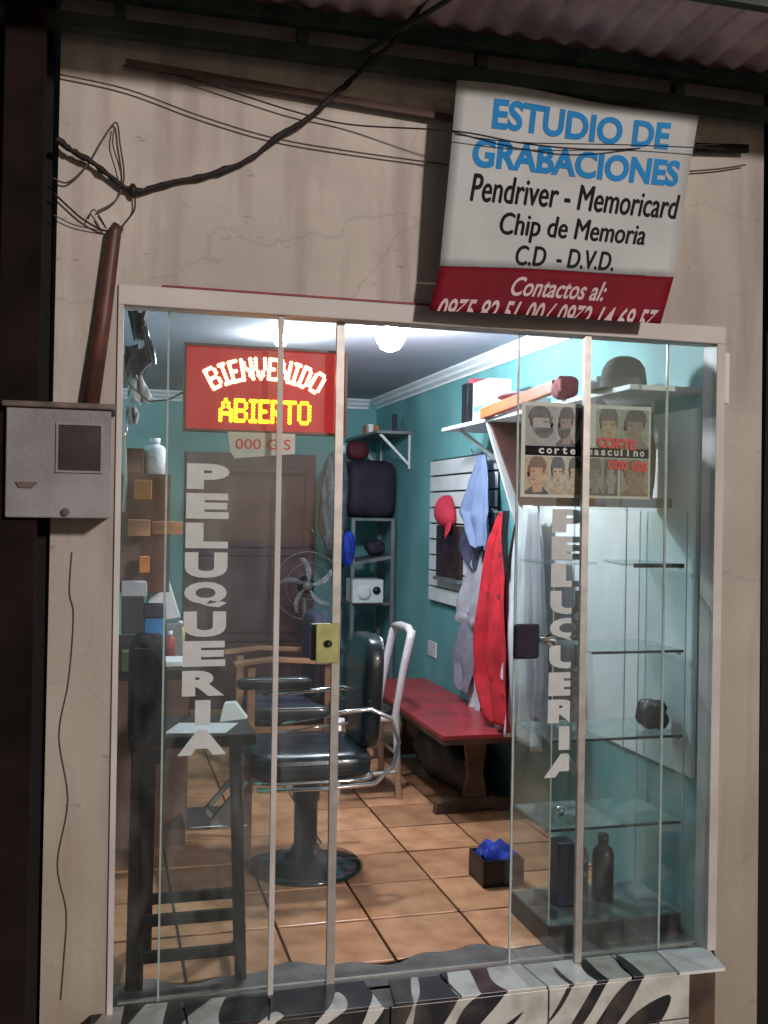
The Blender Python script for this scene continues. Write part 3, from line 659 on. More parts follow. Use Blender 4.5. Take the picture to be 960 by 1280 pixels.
MB().tube([(.62,1.52,.425),(.9,1.52,.42),(1.12,1.52,.43),(1.20,1.52,.50),(1.225,1.52,.60),(1.19,1.52,.70),(1.10,1.52,.745),(.98,1.52,.735),(.72,1.52,.72)], .010, 10).build('chrome_arm_loop', m_chrome, bc, smooth=True)
mb = MB().tube([(.70,.97,.66),(1.0,.97,.69)], .006, 8).build('chrome_rail', m_chrome, bc, smooth=True)
cushion(.62,.92,.945,1.005,.715,.765).build('armrest', m_leather, bc, smooth=True)
cushion(.60,.95,1.49,1.56,.745,.80).build('armrest', m_leather, bc, smooth=True)
def loop(x0,x1,y0,y1,z,r_,nm,mt_,e=.35):
    se = lambda c: math.copysign(abs(c)**e, c)
    pts = [((x0+x1)/2+(x1-x0)/2*se(math.cos(a*math.pi/24)), (y0+y1)/2+(y1-y0)/2*se(math.sin(a*math.pi/24)), z) for a in range(49)]
    return MB().tube(pts, r_, 8).build(nm, mt_, bc, smooth=True)
loop(.595,1.135,.975,1.495,.445,.008,'chrome_seat_band', m_chrome)
loop(.600,1.130,.980,1.490,.515,.0045,'seat_piping', m_leather)
# backrest slanted
bkc = cushion(-.045,.045,-.20,.20,0,.49)
rot = Matrix.Rotation(R(3),3,'Y'); bkc.v = [rot@p + Vector((1.12,1.24,.54)) for p in bkc.v]
bkc.build('backrest', m_leather, bc, smooth=True)
MB().tube([(1.17,1.06,.98),(1.175,1.10,1.025),(1.175,1.38,1.025),(1.17,1.42,.98)], .007, 8).build('chrome_back_trim', m_chrome, bc, smooth=True)
MB().box(.34,.60,1.10,1.40,.235,.25).build('footrest', m_chrome, bc, bevel=.004)
for y in (1.15,1.35): MB().bar((.60,y,.42),(.45,y,.25),.02,.02).build('footrest_arm', m_chrome, bc)

# ---- wooden armchair behind
ac = thing('wooden_armchair', (1.0,2.7,0), 'brown wooden armchair with dark cushion standing behind the barber chair', 'armchair')
for x, y in ((.80,2.5),(1.24,2.5),(.80,3.0),(1.24,3.0)): MB().box(x-.022,x+.022,y-.022,y+.022,.0,.70).build('leg', m_mid, ac, bevel=.003)
for y in (2.5,3.0): MB().prism([(.70,y-.035,.705),(.92,y-.035,.73),(1.28,y-.035,.705),(1.28,y-.035,.73),(.92,y-.035,.755),(.70,y-.035,.73)], (0,.07,0)).build('arm', m_mid, ac, bevel=.004)
MB().box(.78,1.26,2.5,3.0,.30,.36).build('seat_frame', m_mid, ac)
cushion(.80,1.24,2.5,2.98,.36,.48).build('cushion', m_navy, ac, smooth=True)
cushion(1.16,1.27,2.54,2.96,.45,.98).build('back_cushion', m_navy, ac, smooth=True)

# ---- white metal chair
wc = thing('white_metal_chair', (1.4,2.35,0), 'white tubular metal chair beside the red bench', 'chair')
for y in (2.2,2.56):
    MB().tube([(1.585,y,.0),(1.57,y,.25),(1.56,y,.48),(1.60,y,.72),(1.635,y,.88),(1.65,y+ (.02 if y<2.3 else -.02),.925)], [.017,.019,.02,.022,.024,.022], 10).build('leg', m_whitemetal, wc, smooth=True)
    MB().tube([(1.235,y,0),(1.24,y,.45)], .015, 8).build('leg', m_whitemetal, wc, smooth=True)
    MB().tube([(1.24,y,.14),(1.575,y,.15)], .010, 8).build('stretcher', m_whitemetal, wc, smooth=True)
MB().tube([(1.57,2.2,.25),(1.57,2.56,.25)], .010, 8).build('stretcher', m_whitemetal, wc, smooth=True)
MB().tube([(1.64,2.21,.915),(1.655,2.3,.93),(1.655,2.46,.93),(1.64,2.55,.915)], .022, 10).build('top_rail', m_whitemetal, wc, smooth=True)
MB().box(1.23,1.58,2.19,2.57,.43,.455).build('seat_frame', m_whitemetal, wc, bevel=.008)
cushion(1.24,1.56,2.2,2.56,.45,.50).build('seat', m_black, wc, smooth=True)

# ---- red bench
rb = thing('red_bench', (1.88,2.6,0), 'long red topped wooden bench along the right wall', 'bench')
MB().box(1.66,2.12,1.68,3.45,.432,.455).build('bench_top', m_benchred, rb, bevel=.003)
MB().box(1.665,2.115,1.685,3.445,.405,.4315).build('apron', m_benchwood, rb, bevel=.002)
for y in (1.90,3.15):
    MB().prism([(1.69,y-.03,0),(1.80,y-.03,0),(1.82,y-.03,.02),(2.00,y-.03,.02),(2.02,y-.03,0),(2.12,y-.03,0),(2.12,y-.03,.06),(2.0,y-.03,.08),(1.82,y-.03,.08),(1.70,y-.03,.06)], (0,.06,0)).build('foot', m_benchwood, rb, bevel=.003)
    MB().prism([(1.85,y-.02,.08),(1.98,y-.02,.08),(1.955,y-.02,.20),(1.98,y-.02,.404),(1.85,y-.02,.404),(1.875,y-.02,.20)], (0,.04,0)).build('upright', m_benchwood, rb, bevel=.003)
MB().box(1.895,1.935,1.92,3.13,.16,.24).build('stretcher', m_benchwood, rb, bevel=.003)
# dark bundle stored under bench
def blob(c, s, seed, n=18, amp=.12, e=.8):
    rnd = random.Random(seed); ph = [rnd.uniform(0,6.28) for _ in range(8)]
    mb = MB()
    def fn(u, v):
        a = u*2*math.pi; t = v*math.pi-math.pi/2
        se = lambda c_, k: math.copysign(abs(c_)**k, c_)
        d = 1+amp*(math.sin(3*a+ph[0]+2*t)+.6*math.sin(5*a+ph[1])*math.sin(4*t+ph[2])+.4*math.sin(9*a+ph[3]+5*t))*math.cos(t)
        return (c[0]+s[0]*d*se(math.cos(a),e)*se(math.cos(t),e), c[1]+s[1]*d*se(math.sin(a),e)*se(math.cos(t),e), c[2]+s[2]*d*se(math.sin(t),e))
    return mb.grid(fn, n*2, n)
tag(blob((1.98,2.45,.15),(.13,.5,.145),3).build('dark_sack', m_black, smooth=True), 'long black sack lying under the red bench', 'sack')

# ---- bin with blue cloth
bb = MB(); bb.box(1.56,1.745,.82,1.0,.001,.012).box(1.56,1.745,.82,.83,.012,.115).box(1.56,1.745,.99,1.0,.012,.115).box(1.56,1.57,.83,.99,.012,.115).box(1.735,1.745,.83,.99,.012,.115)
tag(bb.build('black_box', m_black, bevel=.002), 'small open black box on the tiles left of the display case', 'box')
bc_ = MB().grid(lambda u, v: (1.574+.158*u, .834+.152*v, .105+.05*math.sin(math.pi*u)**.5*math.sin(math.pi*v)**.5+.012*math.sin(u*9+v*6)+.012*math.sin(v*11-u*5)+.005*math.sin(u*23+v*4)*math.sin(v*19)), 30, 30)
tag(bc_.build('blue_cloth', m_bluecl, smooth=True, solid=.003), 'crumpled royal blue cloth heaped in the small black box', 'cloth')

# ---- slatwall
sw = thing('slat_panel', (2.14,2.9,.99), 'white slotted display panel fixed on the teal right wall', 'display panel')
MB().box(2.138,2.149,2.20,3.41,.985,1.935).build('backing', m_black, sw)
zs = [.99,1.09,1.195,1.30,1.405,1.51,1.615,1.72,1.825,1.93]
for i in range(9): MB().box(2.12,2.1375,2.20,3.41,zs[i]+.006,zs[i+1]-.006).build('slat', m_white, sw, bevel=.002)
# cap hung by its back, brim down to the near side
def cap():
    c = PX(563,640,2.115); mb = MB()
    def fn(u, v):            # crown: half shell bulging from the panel toward the room
        a = u*2*math.pi; t = v*math.pi/2
        return c + Vector((-.095*math.sin(t)**.8-.004, .115*math.cos(t)*math.cos(a)-.012*math.sin(2*a), .105*math.cos(t)*math.sin(a)+.02*math.cos(a)*math.cos(t)))
    o = mb.grid(fn, 24, 8).build('baseball_cap', m_redcap, smooth=True, solid=.003); tag(o, 'red baseball cap hanging on the white slotted panel', 'cap')
    def br(u, v):            # brim: curved tongue pointing down toward the near end
        w_ = .075*(1-.45*v*v); d = Vector((0,-.62,-.78)); sd_ = Vector((0,.78,-.62))
        return c + Vector((-.045-.03*v+.028*(2*u-1)**2, 0, 0)) + d*(.075+.135*v*(1-.25*(2*u-1)**2)) + sd_*(w_*(2*u-1))
    MB().grid(br, 14, 6).build('brim', m_redcap, o, smooth=True, solid=.004)
cap()
dm = MB(); p0 = PX(550,656,2.115); p1 = PX(578,725,2.115)
dm.box(2.09,2.116,p1.y,p0.y,p1.z,p0.z)
dmo = tag(dm.build('small_mirror', m_smoke, bevel=.003), 'small dark framed mirror hung on the white slotted panel below the cap', 'mirror')
MB().box(2.075,2.116,p1.y-.01,p0.y+.01,p1.z-.025,p1.z-.002).build('ledge', m_steel, dmo)
tag(B(2.140,2.149,PX(546,810,2.149).y,PX(536,810,2.149).y,.61,.71).build('wall_outlet', m_white, bevel=.002), 'white wall outlet plate below the slotted panel', 'outlet')

# ---- hanging cloths on the right wall: rows are (z, y_far, y_near, x)
def cloth(name, rows, folds, amp, mt, label, ph=0, cat='cloth', sol=.004):
    rows = sorted(rows, reverse=True)
    def fn(u, v):
        t = v*(len(rows)-1); i = min(int(t), len(rows)-2); t -= i; a = rows[i]; b = rows[i+1]
        L = [a[k]*(1-t)+b[k]*t for k in range(4)]
        y = L[1]+(L[2]-L[1])*u; am = amp*min(1, .25+v*1.4)
        f1 = abs(math.sin(math.pi*folds*u+ph+.5*math.sin(v*3+ph)))**.7
        crease = .10*abs(math.sin(9*v+5*u+ph*3))**2 + .08*abs(math.sin(6*v-8*u+ph))**2 + .05*math.sin(u*27+v*4+ph)
        x = L[3] - am*(f1 + crease)
        return (x, y, L[0]+.012*math.sin(u*11+ph)*v)
    o = MB().grid(fn, 60, 48).build(name, mt, smooth=True, solid=sol)
    return tag(o, label, cat)
def CL(name, pts, x, *a, **k):   # outline measured in the photograph on the plane x
    rows = []
    for (ya, xl, xr) in pts:
        p = PX(xl, ya, x); q = PX(xr, ya, x); rows.append(((p.z+q.z)/2, p.y, q.y, x))
    return cloth(name, rows, *a, **k)
CL('towel', [(568,600,611),(600,592,618),(640,583,622),(660,590,621),(685,598,620)], 2.07, 2.5, .06, m_towel, 'slate blue towel hanging in a point beside the red cap')
CL('navy_garment', [(640,590,618),(665,584,617),(692,582,612),(712,592,606)], 2.10, 2, .04, m_navy, 'navy garment showing below the slate blue towel', ph=1)
CL('apron', [(690,596,622),(730,586,618),(768,580,614),(780,580,606)], 2.09, 1.5, .05, m_greycl, 'light grey apron hanging under the navy garment', ph=2)
CL('apron', [(765,582,600),(800,578,598),(830,574,596),(862,578,592)], 2.08, 1.7, .05, m_dkgrey, 'mid grey apron corner, lowest left of the hanging cloths', ph=.5)
CL('apron', [(765,598,612),(810,594,610),(850,592,608),(895,594,606)], 2.11, 1.5, .04, m_whitecl, 'off-white strip of cloth between grey apron and red cape', ph=1.5)
CL('cape', [(640,628,638),(680,618,641),(740,612,644),(800,608,648),(850,604,650),(905,618,650)], 2.03, 2.2, .07, m_redcape, 'bright red patterned hairdressing cape hanging above the bench end', ph=.8)
CL('cape_strap', [(638,629,637),(670,629,636),(720,632,636)], 1.99, 1, .01, m_black, 'black strap hanging over the red cape', ph=.3, cat='strap')
CL('cape', [(632,650,672),(680,645,682),(740,640,686),(800,640,690),(860,642,690),(925,634,690)], 2.06, 3.2, .07, m_whitecl, 'long white hairdressing cape hanging beside the display case', ph=2.4)
CL('white_cloth', [(640,664,676),(700,664,684),(780,668,690),(850,670,692),(900,672,690)], 2.0, 2, .05, m_greycl, 'pale grey cape in front of the long white cape behind glass', ph=1)
for (nx, ny) in ((605,566),(632,640),(660,630)):
    p = PX(nx, ny, 2.148); tag(MB().tube([p, p+Vector((-.07,0,.0)), p+Vector((-.08,0,.02))], .005, 6).build('wall_hook', m_chrome), {605:'small hook holding the slate blue towel',632:'small hook holding the red cape',660:'small hook holding the white cape'}[nx], 'hook', )

# ---- high shelf on the right wall
hs = thing('wall_shelf', (2.0,1.3,2.04), 'long white wall shelf high on the right wall', 'shelf')
MB().box(1.85,2.149,.16,2.36,2.045,2.065).build('board', m_white, hs, bevel=.002)
for y in (.5,1.2,2.15): MB().bar((1.89,y,2.04),(2.14,y,1.86),.02,.02).box(2.135,2.148,y-.012,y+.012,1.84,2.044).build('bracket', m_white, hs)
gus = MB().prism([(1.865,1.62,2.043),(2.148,1.62,2.043),(2.148,1.62,1.40),(2.13,1.62,1.40)], (0,.022,0)).build('side_panel', m_brown, hs, label='dark brown triangular side panel')
MB().prism([(1.855,1.645,2.043),(1.875,1.645,2.043),(2.138,1.645,1.40),(2.05,1.645,1.44)], (0,.02,0)).build('white_strut', m_white, hs)
tag(MB().bar((1.835,1.66,2.085),(1.835,.78,2.125),.03,.055).build('orange_board', mat('orange_board', (.40,.085,.025), .5, var=.12), bevel=.004), 'orange painted board lying along the front of the high shelf', 'board')
tag(blob((1.86,.74,2.115),(.05,.06,.05),8).build('pink_bundle', m_pink, smooth=True), 'pink cloth bundle at the near end of the orange board', 'bundle')
def sbox(nm, px0, px1, pyb, pyt, x, dep, mt_, label, cat='box'):
    a = PX(px0, pyb, x); y1 = a.y; y0 = PX(px1, pyb, x).y; h = PX((px0+px1)/2, pyt, x).z
    return tag(B(x, x+dep, y0, y1, 2.0655, max(h, 2.10)).build(nm, mt_, bevel=.002), label, cat)
sb1 = sbox('carton', 591, 612, 510, 476, 1.90, .12, m_white, 'white and mint carton standing on the high shelf')
B(1.8975,1.8995,sb1.location.y-.11,sb1.location.y+.11,2.12,2.15).build('mint_band', m_tealitem, sb1)
sbox('bottle_box', 577, 584, 512, 480, 1.92, .05, m_black, 'narrow black carton at the far end of the high shelf')
sbox('pale_box', 584, 590, 510, 474, 1.95, .1, m_pink, 'narrow pinkish carton behind the white and mint one')
sbox('low_box', 613, 628, 508, 490, 1.93, .15, m_white, 'low white carton beside the dark tray on the high shelf')
tag(MB().lathe([(.06,0),(.10,.012),(.10,.02),(.05,.016)], (1.95,1.45,2.14), 18, sy=1.6).build('dark_tray', m_maroon, smooth=True), 'dark maroon tray resting on cartons of the high shelf', 'tray')
tag(B(1.90,2.05,1.30,1.62,2.0655,2.139).build('low_box', m_paper, bevel=.002), 'low pale carton under the dark maroon tray', 'box')
# hat
hc = PX(758,500,1.94)
ht = tag(MB().lathe([(.135,0),(.138,.006),(.09,.012),(.088,.05),(.082,.09),(.062,.12),(.035,.135),(.005,.138)], (1.95,.40,2.066), 28).build('felt_hat', m_hat, smooth=True), 'grey domed felt hat on the near end of the high shelf', 'hat')
tag(blob((1.99,.66,2.11),(.06,.07,.05),18).build('white_bundle', m_whitecl, smooth=True), 'small white cloth bundle next to the grey hat', 'bundle')

# ---- white wall board
wbd = tag(B(2.138,2.149,.165,1.62,.60,1.99).build('wall_board', m_board, bevel=.002), 'large white board on the right wall behind the display case', 'board')
for y in (.165,.70,1.20): MB().box(2.134,2.1375,y,y+.018,.60,1.99).build('cover_strip', m_white, wbd)

# ---- display case
dc = thing('display_case', (1.86,.35,0), 'glass display case with shelves on a black plinth by the right wall', 'display case')
x0, x1, y0, y1 = 1.575, 2.12, .20, .55
MB().box(x0,x1,y0,y1,.0,.085).build('plinth', m_black, dc, bevel=.003)
MB().box(x0,x1,y0,y1,.086,.094).build('shelf', m_shelfglass, dc)
for z in (.425,.75): MB().box(x0+.006,x1-.006,y0+.006,y1-.006,z,z+.008).build('shelf', m_shelfglass, dc)
for z in (1.07,): MB().box(x0+.16,x1-.006,y0+.006,y1-.006,z,z+.008).build('shelf', m_shelfglass, dc)
MB().prism([(1.86,.21,1.395),(2.11,.21,1.395),(2.11,.54,1.395),(1.95,.54,1.395),(1.90,.4,1.395)], (0,0,.008)).build('shelf', m_shelfglass, dc, label='broken glass shelf, right remnant')
MB().prism([(1.58,.21,1.395),(1.62,.21,1.395),(1.80,.30,1.395),(1.66,.54,1.395),(1.58,.54,1.395)], (0,0,.008)).build('shelf', m_shelfglass, dc, label='broken glass shelf, left remnant')
MB().box(x0,x0+.005,y0,y1,.095,1.60).build('side_pane', m_cglass, dc)
MB().box(x1-.005,x1,y0,y1,.095,1.60).build('side_pane', m_cglass, dc)
MB().box(x0,x1,y0,y1,1.602,1.612).build('top_pane', m_cglass, dc)
for xx in (x0,x1-.004):
    for yy in (y0-.0045,y1+.0005): MB().box(xx,xx+.004,yy,yy+.004,.095,1.60).build('glass_edge', m_gedge, dc)
for z in (.425,.75,1.07): MB().box(x0+(.16 if z>1 else .007),x1-.007,y0+.001,y0+.0055,z-.001,z+.009).build('shelf_edge', m_base, dc)
MB().box(1.90,2.11,y0+.001,y0+.0055,1.388,1.404).build('shelf_edge', m_base, dc)
for (zz) in (.425,.75,1.07,1.395):
    MB().box(x0+.006,x0+.016,y0+.02,y0+.04,zz-.012,zz-.001).build('shelf_clip', m_alu, dc)
    MB().box(x1-.016,x1-.006,y0+.02,y0+.04,zz-.012,zz-.001).build('shelf_clip', m_alu, dc)
# goods on case
tag(B(1.90,2.12,.46,.48,1.613,2.0).build('leaning_card', mat('grey_card', (.30,.34,.38), .6, var=.1), bevel=.002), 'grey card panel standing on top of the display case', 'panel')
bg_ = blob((1.93,.36,1.76),(.12,.07,.145),21,amp=.05,e=.45)
tag(bg_.build('black_bag', m_black, smooth=True), 'black bag on top of the display case behind the poster', 'bag')
tag(B(1.80,2.08,.24,.34,1.613,1.65).build('blue_folder', mat('blue_folder', (.05,.14,.24), .5), bevel=.002), 'flat dark blue box lying on top of the display case', 'box')
tag(B(1.62,1.78,.28,.50,1.613,1.655).build('wood_tray', m_brown, bevel=.002), 'flat brown wooden tray on the display case top', 'tray')
tag(blob((2.06,.32,.815),(.045,.06,.055),31,amp=.2).build('hair_piece', m_black, smooth=True), 'black tuft of hair on the third glass shelf', 'hair piece')
def bottle(x, y, z, r, h, mt_, label, capm=m_black, grp=None):
    t = tag(MB().lathe([(r,0),(r,h*.7),(r*.85,h*.78),(r*.4,h*.84),(r*.4,h*.86)], (x,y,z), 16).build('bottle', mt_, smooth=True), label, 'bottle', grp)
    MB().lathe([(r*.5,0),(r*.5,h*.14)], (x,y,z+h*.862), 12).build('cap', capm, t, smooth=True)
m_db = mat('dark_navy_label', (.015,.02,.045), .3, var=.2)
tag(B(1.675,1.745,.34,.42,.0945,.335).build('dark_carton', m_db, bevel=.003), 'dark navy carton standing left on the bottom glass shelf', 'carton')
bottle(1.785,.38,.0945,.035,.255, mat('speckled_label', (.20,.16,.15), .3, c2=(.01,.01,.012), scale=30, contrast=(.5,.62)), 'speckled dark bottle next to the navy carton')
bottle(1.885,.38,.0945,.042,.25, m_black, 'plain black bottle at the right of the bottom glass shelf')
tag(MB().lathe([(.018,0),(.02,.02),(.012,.03)], (1.70,.38,.4335), 12).build('small_jar', m_chrome, smooth=True), 'tiny silver jar on the second glass shelf', 'jar')

# ---- rear steel rack
rk = thing('steel_rack', (2.0,4.3,0), 'grey steel rack with shelves in the far right corner', 'rack')
for x in (1.80,2.11):
    for y in (4.3,4.7): MB().box(x-.014,x+.014,y-.014,y+.014,0,1.53).build('post', m_steel, rk)
for z in (.10,.48,.87,1.51): MB().box(1.785,2.125,4.31,4.69,z,z+.022).build('shelf', m_steel, rk, bevel=.002)
MB().prism([(1.785,4.29,1.17),(2.10,4.29,1.225),(2.10,4.29,1.25),(1.785,4.29,1.195)], (0,.4,0)).build('shelf', m_steel, rk, label='sagging slanted shelf')
tag(cushion(1.76,2.14,4.26,4.72,1.535,1.975).build('suitcase', m_case, smooth=True), 'dark violet fabric case standing on top of the steel rack', 'suitcase')
tag(blob((1.85,4.42,2.045),(.085,.085,.075),41,amp=.06).build('maroon_cap', m_maroon, smooth=True), 'maroon knitted cap lying on the dark case', 'cap')
tag(blob((1.665,4.35,1.66),(.10,.09,.36),43,amp=.16).build('plastic_bag', m_greybag, smooth=True), 'wrinkled grey plastic bag hanging left of the steel rack', 'bag')
tag(blob((1.70,4.35,2.05),(.04,.04,.04),44,amp=.2).build('white_knot', m_whitecl, smooth=True), 'white knotted bag tip above the grey plastic bag', 'bag knot')
ap = thing('white_appliance', (1.92,4.3,.893), 'white boxy appliance with a round dial on the rack shelf', 'appliance')
MB().box(1.79,2.03,4.24,4.46,.8935,1.07).build('body', m_white, ap, bevel=.008)
MB().lathe([(.055,0),(.055,.008),(.03,.012)], (1.88,4.239,.975), 20, ax=(0,-1,0)).build('round_dial', m_paper, ap, smooth=True)
MB().lathe([(.03,0),(.03,.01),(.01,.02)], (1.975,4.239,.99), 16, ax=(0,-1,0)).build('black_knob', m_black, ap, smooth=True)
tag(blob((1.76,4.28,1.30),(.045,.05,.13),45).build('blue_cloth', m_bluecl, smooth=True), 'blue cloth hanging on the left post of the steel rack', 'cloth')
for i, (x, z, s_, mm, lb_) in enumerate(((1.88,.56,.06,m_navy,'dark navy bundle on the lower rack shelf'),(2.0,.57,.07,m_greybag,'grey crumpled bag on the lower rack shelf'),(1.93,.19,.08,m_black,'black bundle on the bottom rack shelf'),(2.0,1.31,.06,m_case,'dark violet bundle on the slanted rack shelf'))):
    tag(blob((x,4.42,z),(s_*1.2,.09,s_),50+i).build('bundle', mm, smooth=True), lb_, 'bundle')
# rear wall shelf
rs = thing('wall_shelf', (2.0,4.4,2.15), 'small grey wall shelf above the steel rack', 'shelf')
MB().box(1.88,2.149,3.95,4.95,2.15,2.17).build('board', m_steel, rs)
for y in (4.0,4.8): MB().bar((1.92,y,2.148),(2.14,y,1.93),.018,.018).box(2.136,2.148,y-.01,y+.01,1.9,2.149).build('bracket', m_white, rs)
tag(B(1.90,2.0,4.35,4.45,2.1705,2.24).build('orange_carton', m_orange, bevel=.002), 'small orange carton on the far wall shelf', 'carton')
tag(B(1.885,1.92,4.2,4.26,2.1705,2.235).build('white_carton', m_paper, bevel=.002), 'small white carton left of the orange one on the far shelf', 'carton')
tag(B(2.02,2.05,4.0,4.05,2.1705,2.30).build('dark_bottle', m_navy, bevel=.008), 'slim dark bottle at the near end of the far wall shelf', 'bottle')

# ---- fan
fa = thing('pedestal_fan', (1.44,4.2,0), 'pedestal fan with white blades in front of the brown door', 'fan')
fc = Vector((1.44,4.2,1.03))
MB().lathe([(.20,0),(.20,.015),(.06,.03),(.02,.05)], (fc.x,fc.y+.1,0), 24).build('base', m_black, fa, smooth=True)
MB().tube([(fc.x,fc.y+.1,.04),(fc.x,fc.y+.1,.95)], .014, 10).build('pole', m_steel, fa, smooth=True)
MB().lathe([(.03,0),(.065,.03),(.065,.12),(.03,.15)], (fc.x,fc.y+.17,1.03), 16, ax=(0,-1,0)).build('motor', m_black, fa, smooth=True)
MB().lathe([(.038,0),(.038,.02),(.02,.035)], (fc.x,fc.y,1.03), 16, ax=(0,-1,0)).build('hub', m_steel, fa, smooth=True)
for k in range(5):
    a0 = R(12+72*k)
    def bl_(u, v):
        r = .035+.175*u; a = a0 + .35*u*u + (v-.5)*(.30+.25*math.sin(u*3))*(.10/(.05+r))
        return (fc.x+r*math.cos(a), fc.y-.01+.03*(v-.5), fc.z+r*math.sin(a))
    MB().grid(bl_, 10, 4).build('blade', m_greycl if k != 3 else m_greycl, fa, smooth=True, solid=.003)
for rr, yy in ((.25,0),(.17,-.05),(.10,-.065)):
    MB().tube([(fc.x+rr*math.cos(a*math.pi/16), fc.y-.01+yy, fc.z+rr*math.sin(a*math.pi/16)) for a in range(33)], .003 if rr<.2 else .005, 6).build('guard_ring', m_steel, fa, smooth=True)

# ---- left side: cabinet, vanity, items
cb = thing('wall_cabinet', (.1,1.7,1.2), 'brown wooden wall cabinet on the left wall', 'cabinet')
MB().box(LW+.001,.285,1.52,1.545,1.20,1.735).build('side_panel', m_brown, cb, bevel=.002)
MB().box(LW+.001,.285,2.2,2.225,1.20,1.735).build('side_panel', m_brown, cb, bevel=.002)
for z in (1.20,1.46,1.70): MB().box(LW+.001,.28,1.5455,2.1995,z,z+.02).build('shelf', m_brown, cb)
t_ = bottle(.215,1.60,1.736,.048,.165, m_whitecl, 'white plastic bottle standing on the brown cabinet', m_white)
tag(B(.08,.165,1.53,1.62,1.736,1.85).build('dark_box', m_brown, bevel=.003), 'dark brown box beside the white bottle on the cabinet', 'box')
def fbox(nm, px0, px1, py0, py1, y, d, mt_, label, cat='box', **k):
    a = PY(px0, py1, y); b = PY(px1, py0, y)
    return tag(B(a.x, b.x, y, y+d, a.z, b.z).build(nm, mt_, bevel=.003), label, cat)
fbox('orange_box', 168, 190, 600, 624, 1.35, .1, m_orange, 'uppermost orange box on the left wall below the white bottle')
fbox('orange_box', 160, 188, 650, 670, 1.35, .1, m_peach, 'peach coloured wooden block on the left wall halfway up the cabinet')
fbox('orange_box', 174, 187, 696, 716, 1.35, .08, m_orange, 'lowest small orange box near the vanity')
fbox('peach_shelf', 190, 228, 652, 668, 1.49, .02, m_peach, 'narrow peach shelf edge sticking out of the brown cabinet', 'shelf')
vt = thing('vanity_counter', (.1,1.9,0), 'dark wooden vanity counter along the left wall', 'counter')
MB().box(LW+.001,.42,1.30,2.6,.84,.88).build('counter_top', m_blackwood, vt, bevel=.003)
MB().box(LW+.001,.36,1.34,2.56,.10,.8395).build('cabinet_body', m_brown, vt)
MB().box(.25,.66,1.32,1.75,.565,.59).build('pull_out_shelf', m_blackwood, vt, bevel=.002)
for y in (1.34,1.73): MB().box(.615,.65,y-.015,y+.015,0,.565).build('leg', m_brown, vt)
for y in (1.6,2.1): MB().box(.361,.372,y-.2,y+.2,.2,.75).build('drawer_front', m_brown, vt, bevel=.003)
tag(MB().prism([(.20,.24,.831),(.40,.21,.831),(.46,.36,.831),(.26,.40,.831)], (0,0,.002)).build('paper_sheet', m_paper), 'white paper sheet on the seat of the black bar chair', 'paper')
tag(MB().prism([(.40,.40,.8305),(.50,.44,.8305),(.46,.46,.885),(.42,.45,.885)], (.01,.04,0)).build('folded_paper', m_paper), 'folded white paper standing at the back of the bar chair seat', 'paper')
fbox('blue_box', 180, 206, 773, 828, 1.5, .14, m_cyanbox, 'bright blue box standing on the vanity counter', 'box')
fbox('black_speaker', 152, 180, 746, 793, 1.35, .18, m_black, 'black speaker box at the left of the vanity counter', 'speaker')
fbox('dark_radio', 180, 207, 757, 772, 1.5, .14, m_navy, 'dark radio lying on the bright blue box', 'radio')
p = PY(207,740,1.75)
tag(MB().prism([PY(188,710,1.75),PY(206,708,1.75),PY(226,772,1.75),PY(207,775,1.75),PY(206,757,1.75),PY(184,757,1.75)], (0,.05,0)).build('mirror_glare_slab', m_whitecl, bevel=.006), 'white slab standing in for lamps reflected in a mirror above the vanity counter', 'slab')  # white shape added in place of a mirror's lamp reflection
fbox('white_box', 152, 184, 728, 746, 1.40, .15, m_greycl, 'pale grey box on top of the black speaker', 'box')
fbox('green_item', 152, 172, 815, 840, 1.2, .1, m_green2, 'olive green box low at the left frame', 'box')
fbox('grey_jar', 207, 228, 780, 822, 1.7, .08, m_steel, 'grey jar beside the bright blue box', 'jar')
tag(B(.20,.40,1.38,1.55,.881,.905).build('white_tray', m_white, bevel=.004), 'small white tray on the front edge of the vanity counter', 'tray')
# mirror lamp strip
ms = PY(214,738,1.70)
# hanging junk at upper left
def drape(name, pts, y, mt_, label, cat, folds=2, amp=.03, ph=0):
    rows = [(PY(a,yy,y), PY(b,yy,y)) for yy, a, b in pts]
    def fn(u, v):
        t = v*(len(rows)-1); i = min(int(t), len(rows)-2); t -= i
        p = rows[i][0].lerp(rows[i+1][0], t).lerp(rows[i][1].lerp(rows[i+1][1], t), u)
        return p + Vector((0, amp*math.sin(2*math.pi*folds*u+ph+2*v)+.4*amp*math.sin(u*19+v*13), .006*math.sin(u*15)))
    return tag(MB().grid(fn, 24, 24).build(name, mt_, smooth=True, solid=.003), label, cat)
drape('dark_cloth', [(388,160,184),(410,165,182),(425,168,180)], .35, m_case, 'dark scrap of cloth hanging at the top left glass corner', 'cloth')
drape('hair_dryer_bag', [(432,158,186),(445,156,192),(458,157,188),(470,160,178)], .35, m_case, 'dark crumpled bag hanging at the upper left of the glass', 'bag', amp=.05)
drape('clear_bag', [(408,176,183),(425,180,188),(440,186,194),(455,188,196)], .33, m_greybag, 'strip of shiny plastic hanging beside the dark bag', 'plastic strip')
drape('white_rag', [(470,164,176),(485,160,184),(498,160,192),(504,168,190)], .4, m_whitecl, 'white rag draped at the upper left glass', 'rag')
drape('white_rag', [(508,158,168),(520,158,174),(530,162,172)], .4, m_greycl, 'smaller pale rag below the white one at the left glass', 'rag')
tag(MB().tube([PY(158,527,.3),PY(156,545,.3),PY(157,600,.3),PY(155,640,.3)], .006, 8).build('chrome_rod', m_chrome, smooth=True), 'thin chrome rod standing behind the left jamb', 'rod')

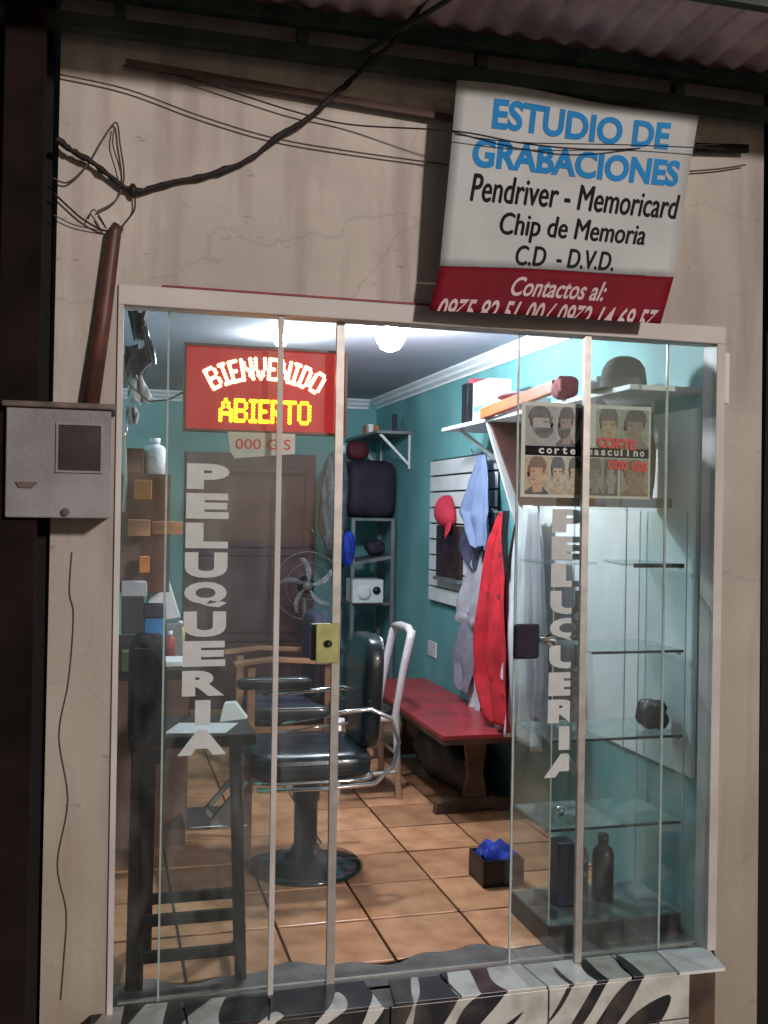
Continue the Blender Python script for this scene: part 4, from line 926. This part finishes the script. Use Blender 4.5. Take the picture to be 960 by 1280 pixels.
# ---- tall dark chair behind left pane
tc_ = thing('bar_chair', (.3,.36,0), 'tall black wooden bar chair behind the left glass pane', 'bar chair')
for (x, y, zt) in ((.115,.22,1.12),(.155,.52,1.12)):
    MB().bar((x,y,.0),(x+.01,y,zt),.055,.045).build('leg', m_blackwood, tc_, bevel=.003)
for (x, y) in ((.455,.22),(.485,.52)):
    MB().bar((x+.01,y,.0),(x-.02,y,.80),.036,.036).build('leg', m_blackwood, tc_, bevel=.003)
MB().box(.09,.50,.19,.55,.79,.83).build('seat', m_blackwood, tc_, bevel=.006)
for z in (.88,.98,1.08): MB().bar((.125,.24,z),(.162,.50,z),.03,.06).build('back_slat', m_blackwood, tc_, bevel=.002)
for z in (.10,.22): MB().bar((.14,.22,z),(.45,.22,z),.022,.035).build('rung', m_blackwood, tc_)
MB().bar((.18,.52,.18),(.48,.52,.18),.022,.035).build('rung', m_blackwood, tc_)
MB().bar((.47,.23,.16),(.49,.51,.16),.022,.035).build('rung', m_blackwood, tc_)
MB().bar((.115,.23,.16),(.155,.51,.16),.022,.035).build('rung', m_blackwood, tc_)

# ---- small goods that crowd the vanity, rack and case
m_lab = [mat('label_%d' % i, c, .45, var=.2, scale=25) for i, c in enumerate([(.45,.05,.05),(.05,.20,.35),(.55,.50,.20),(.40,.40,.42),(.06,.22,.10)])]
spots = [(.30,1.62,.881,.022,.13,0,'red labelled bottle beside the blue box on the counter'),(.34,1.72,.881,.02,.11,3,'grey bottle behind the white tray on the counter'),
         (.36,1.86,.881,.025,.15,2,'yellowish bottle further back on the counter'),(.25,1.92,.881,.022,.17,4,'green bottle far back on the counter'),
         (.36,2.05,.881,.02,.12,1,'blue bottle far back on the counter')]
for x, y, z, rr, h, k, lb in spots: bottle(x, y, z, rr, h, m_lab[k], lb, m_white)
for x, y, z, rr, h, k, lb in [(2.03,4.5,.503,.03,.16,3,'grey bottle on the lower rack shelf'),(1.90,4.36,.503,.025,.12,0,'red bottle on the lower rack shelf'),(1.86,4.36,.123,.035,.2,1,'blue bottle on the bottom rack shelf')]:
    bottle(x, y, z, rr, h, m_lab[k], lb, m_black)
# switch, socket and loose cable in the room
tag(MB().tube([(1.60,4.96,1.30),(1.66,4.9,1.24),(1.74,4.8,1.22),(1.80,4.6,1.15)], .006, 6).build('loose_cable', m_cable, smooth=True), 'dark cable sagging from the brown door to the rack', 'cable')

tag(blob((.150,.37,.93),(.062,.19,.215),77,n=20,amp=.07,e=.55).build('black_garment', mat('black_garment_cloth', (.010,.009,.011), .9, spec=.1, bump=.5, bscale=22), smooth=True), 'black garment draped over the back of the tall bar chair', 'garment')
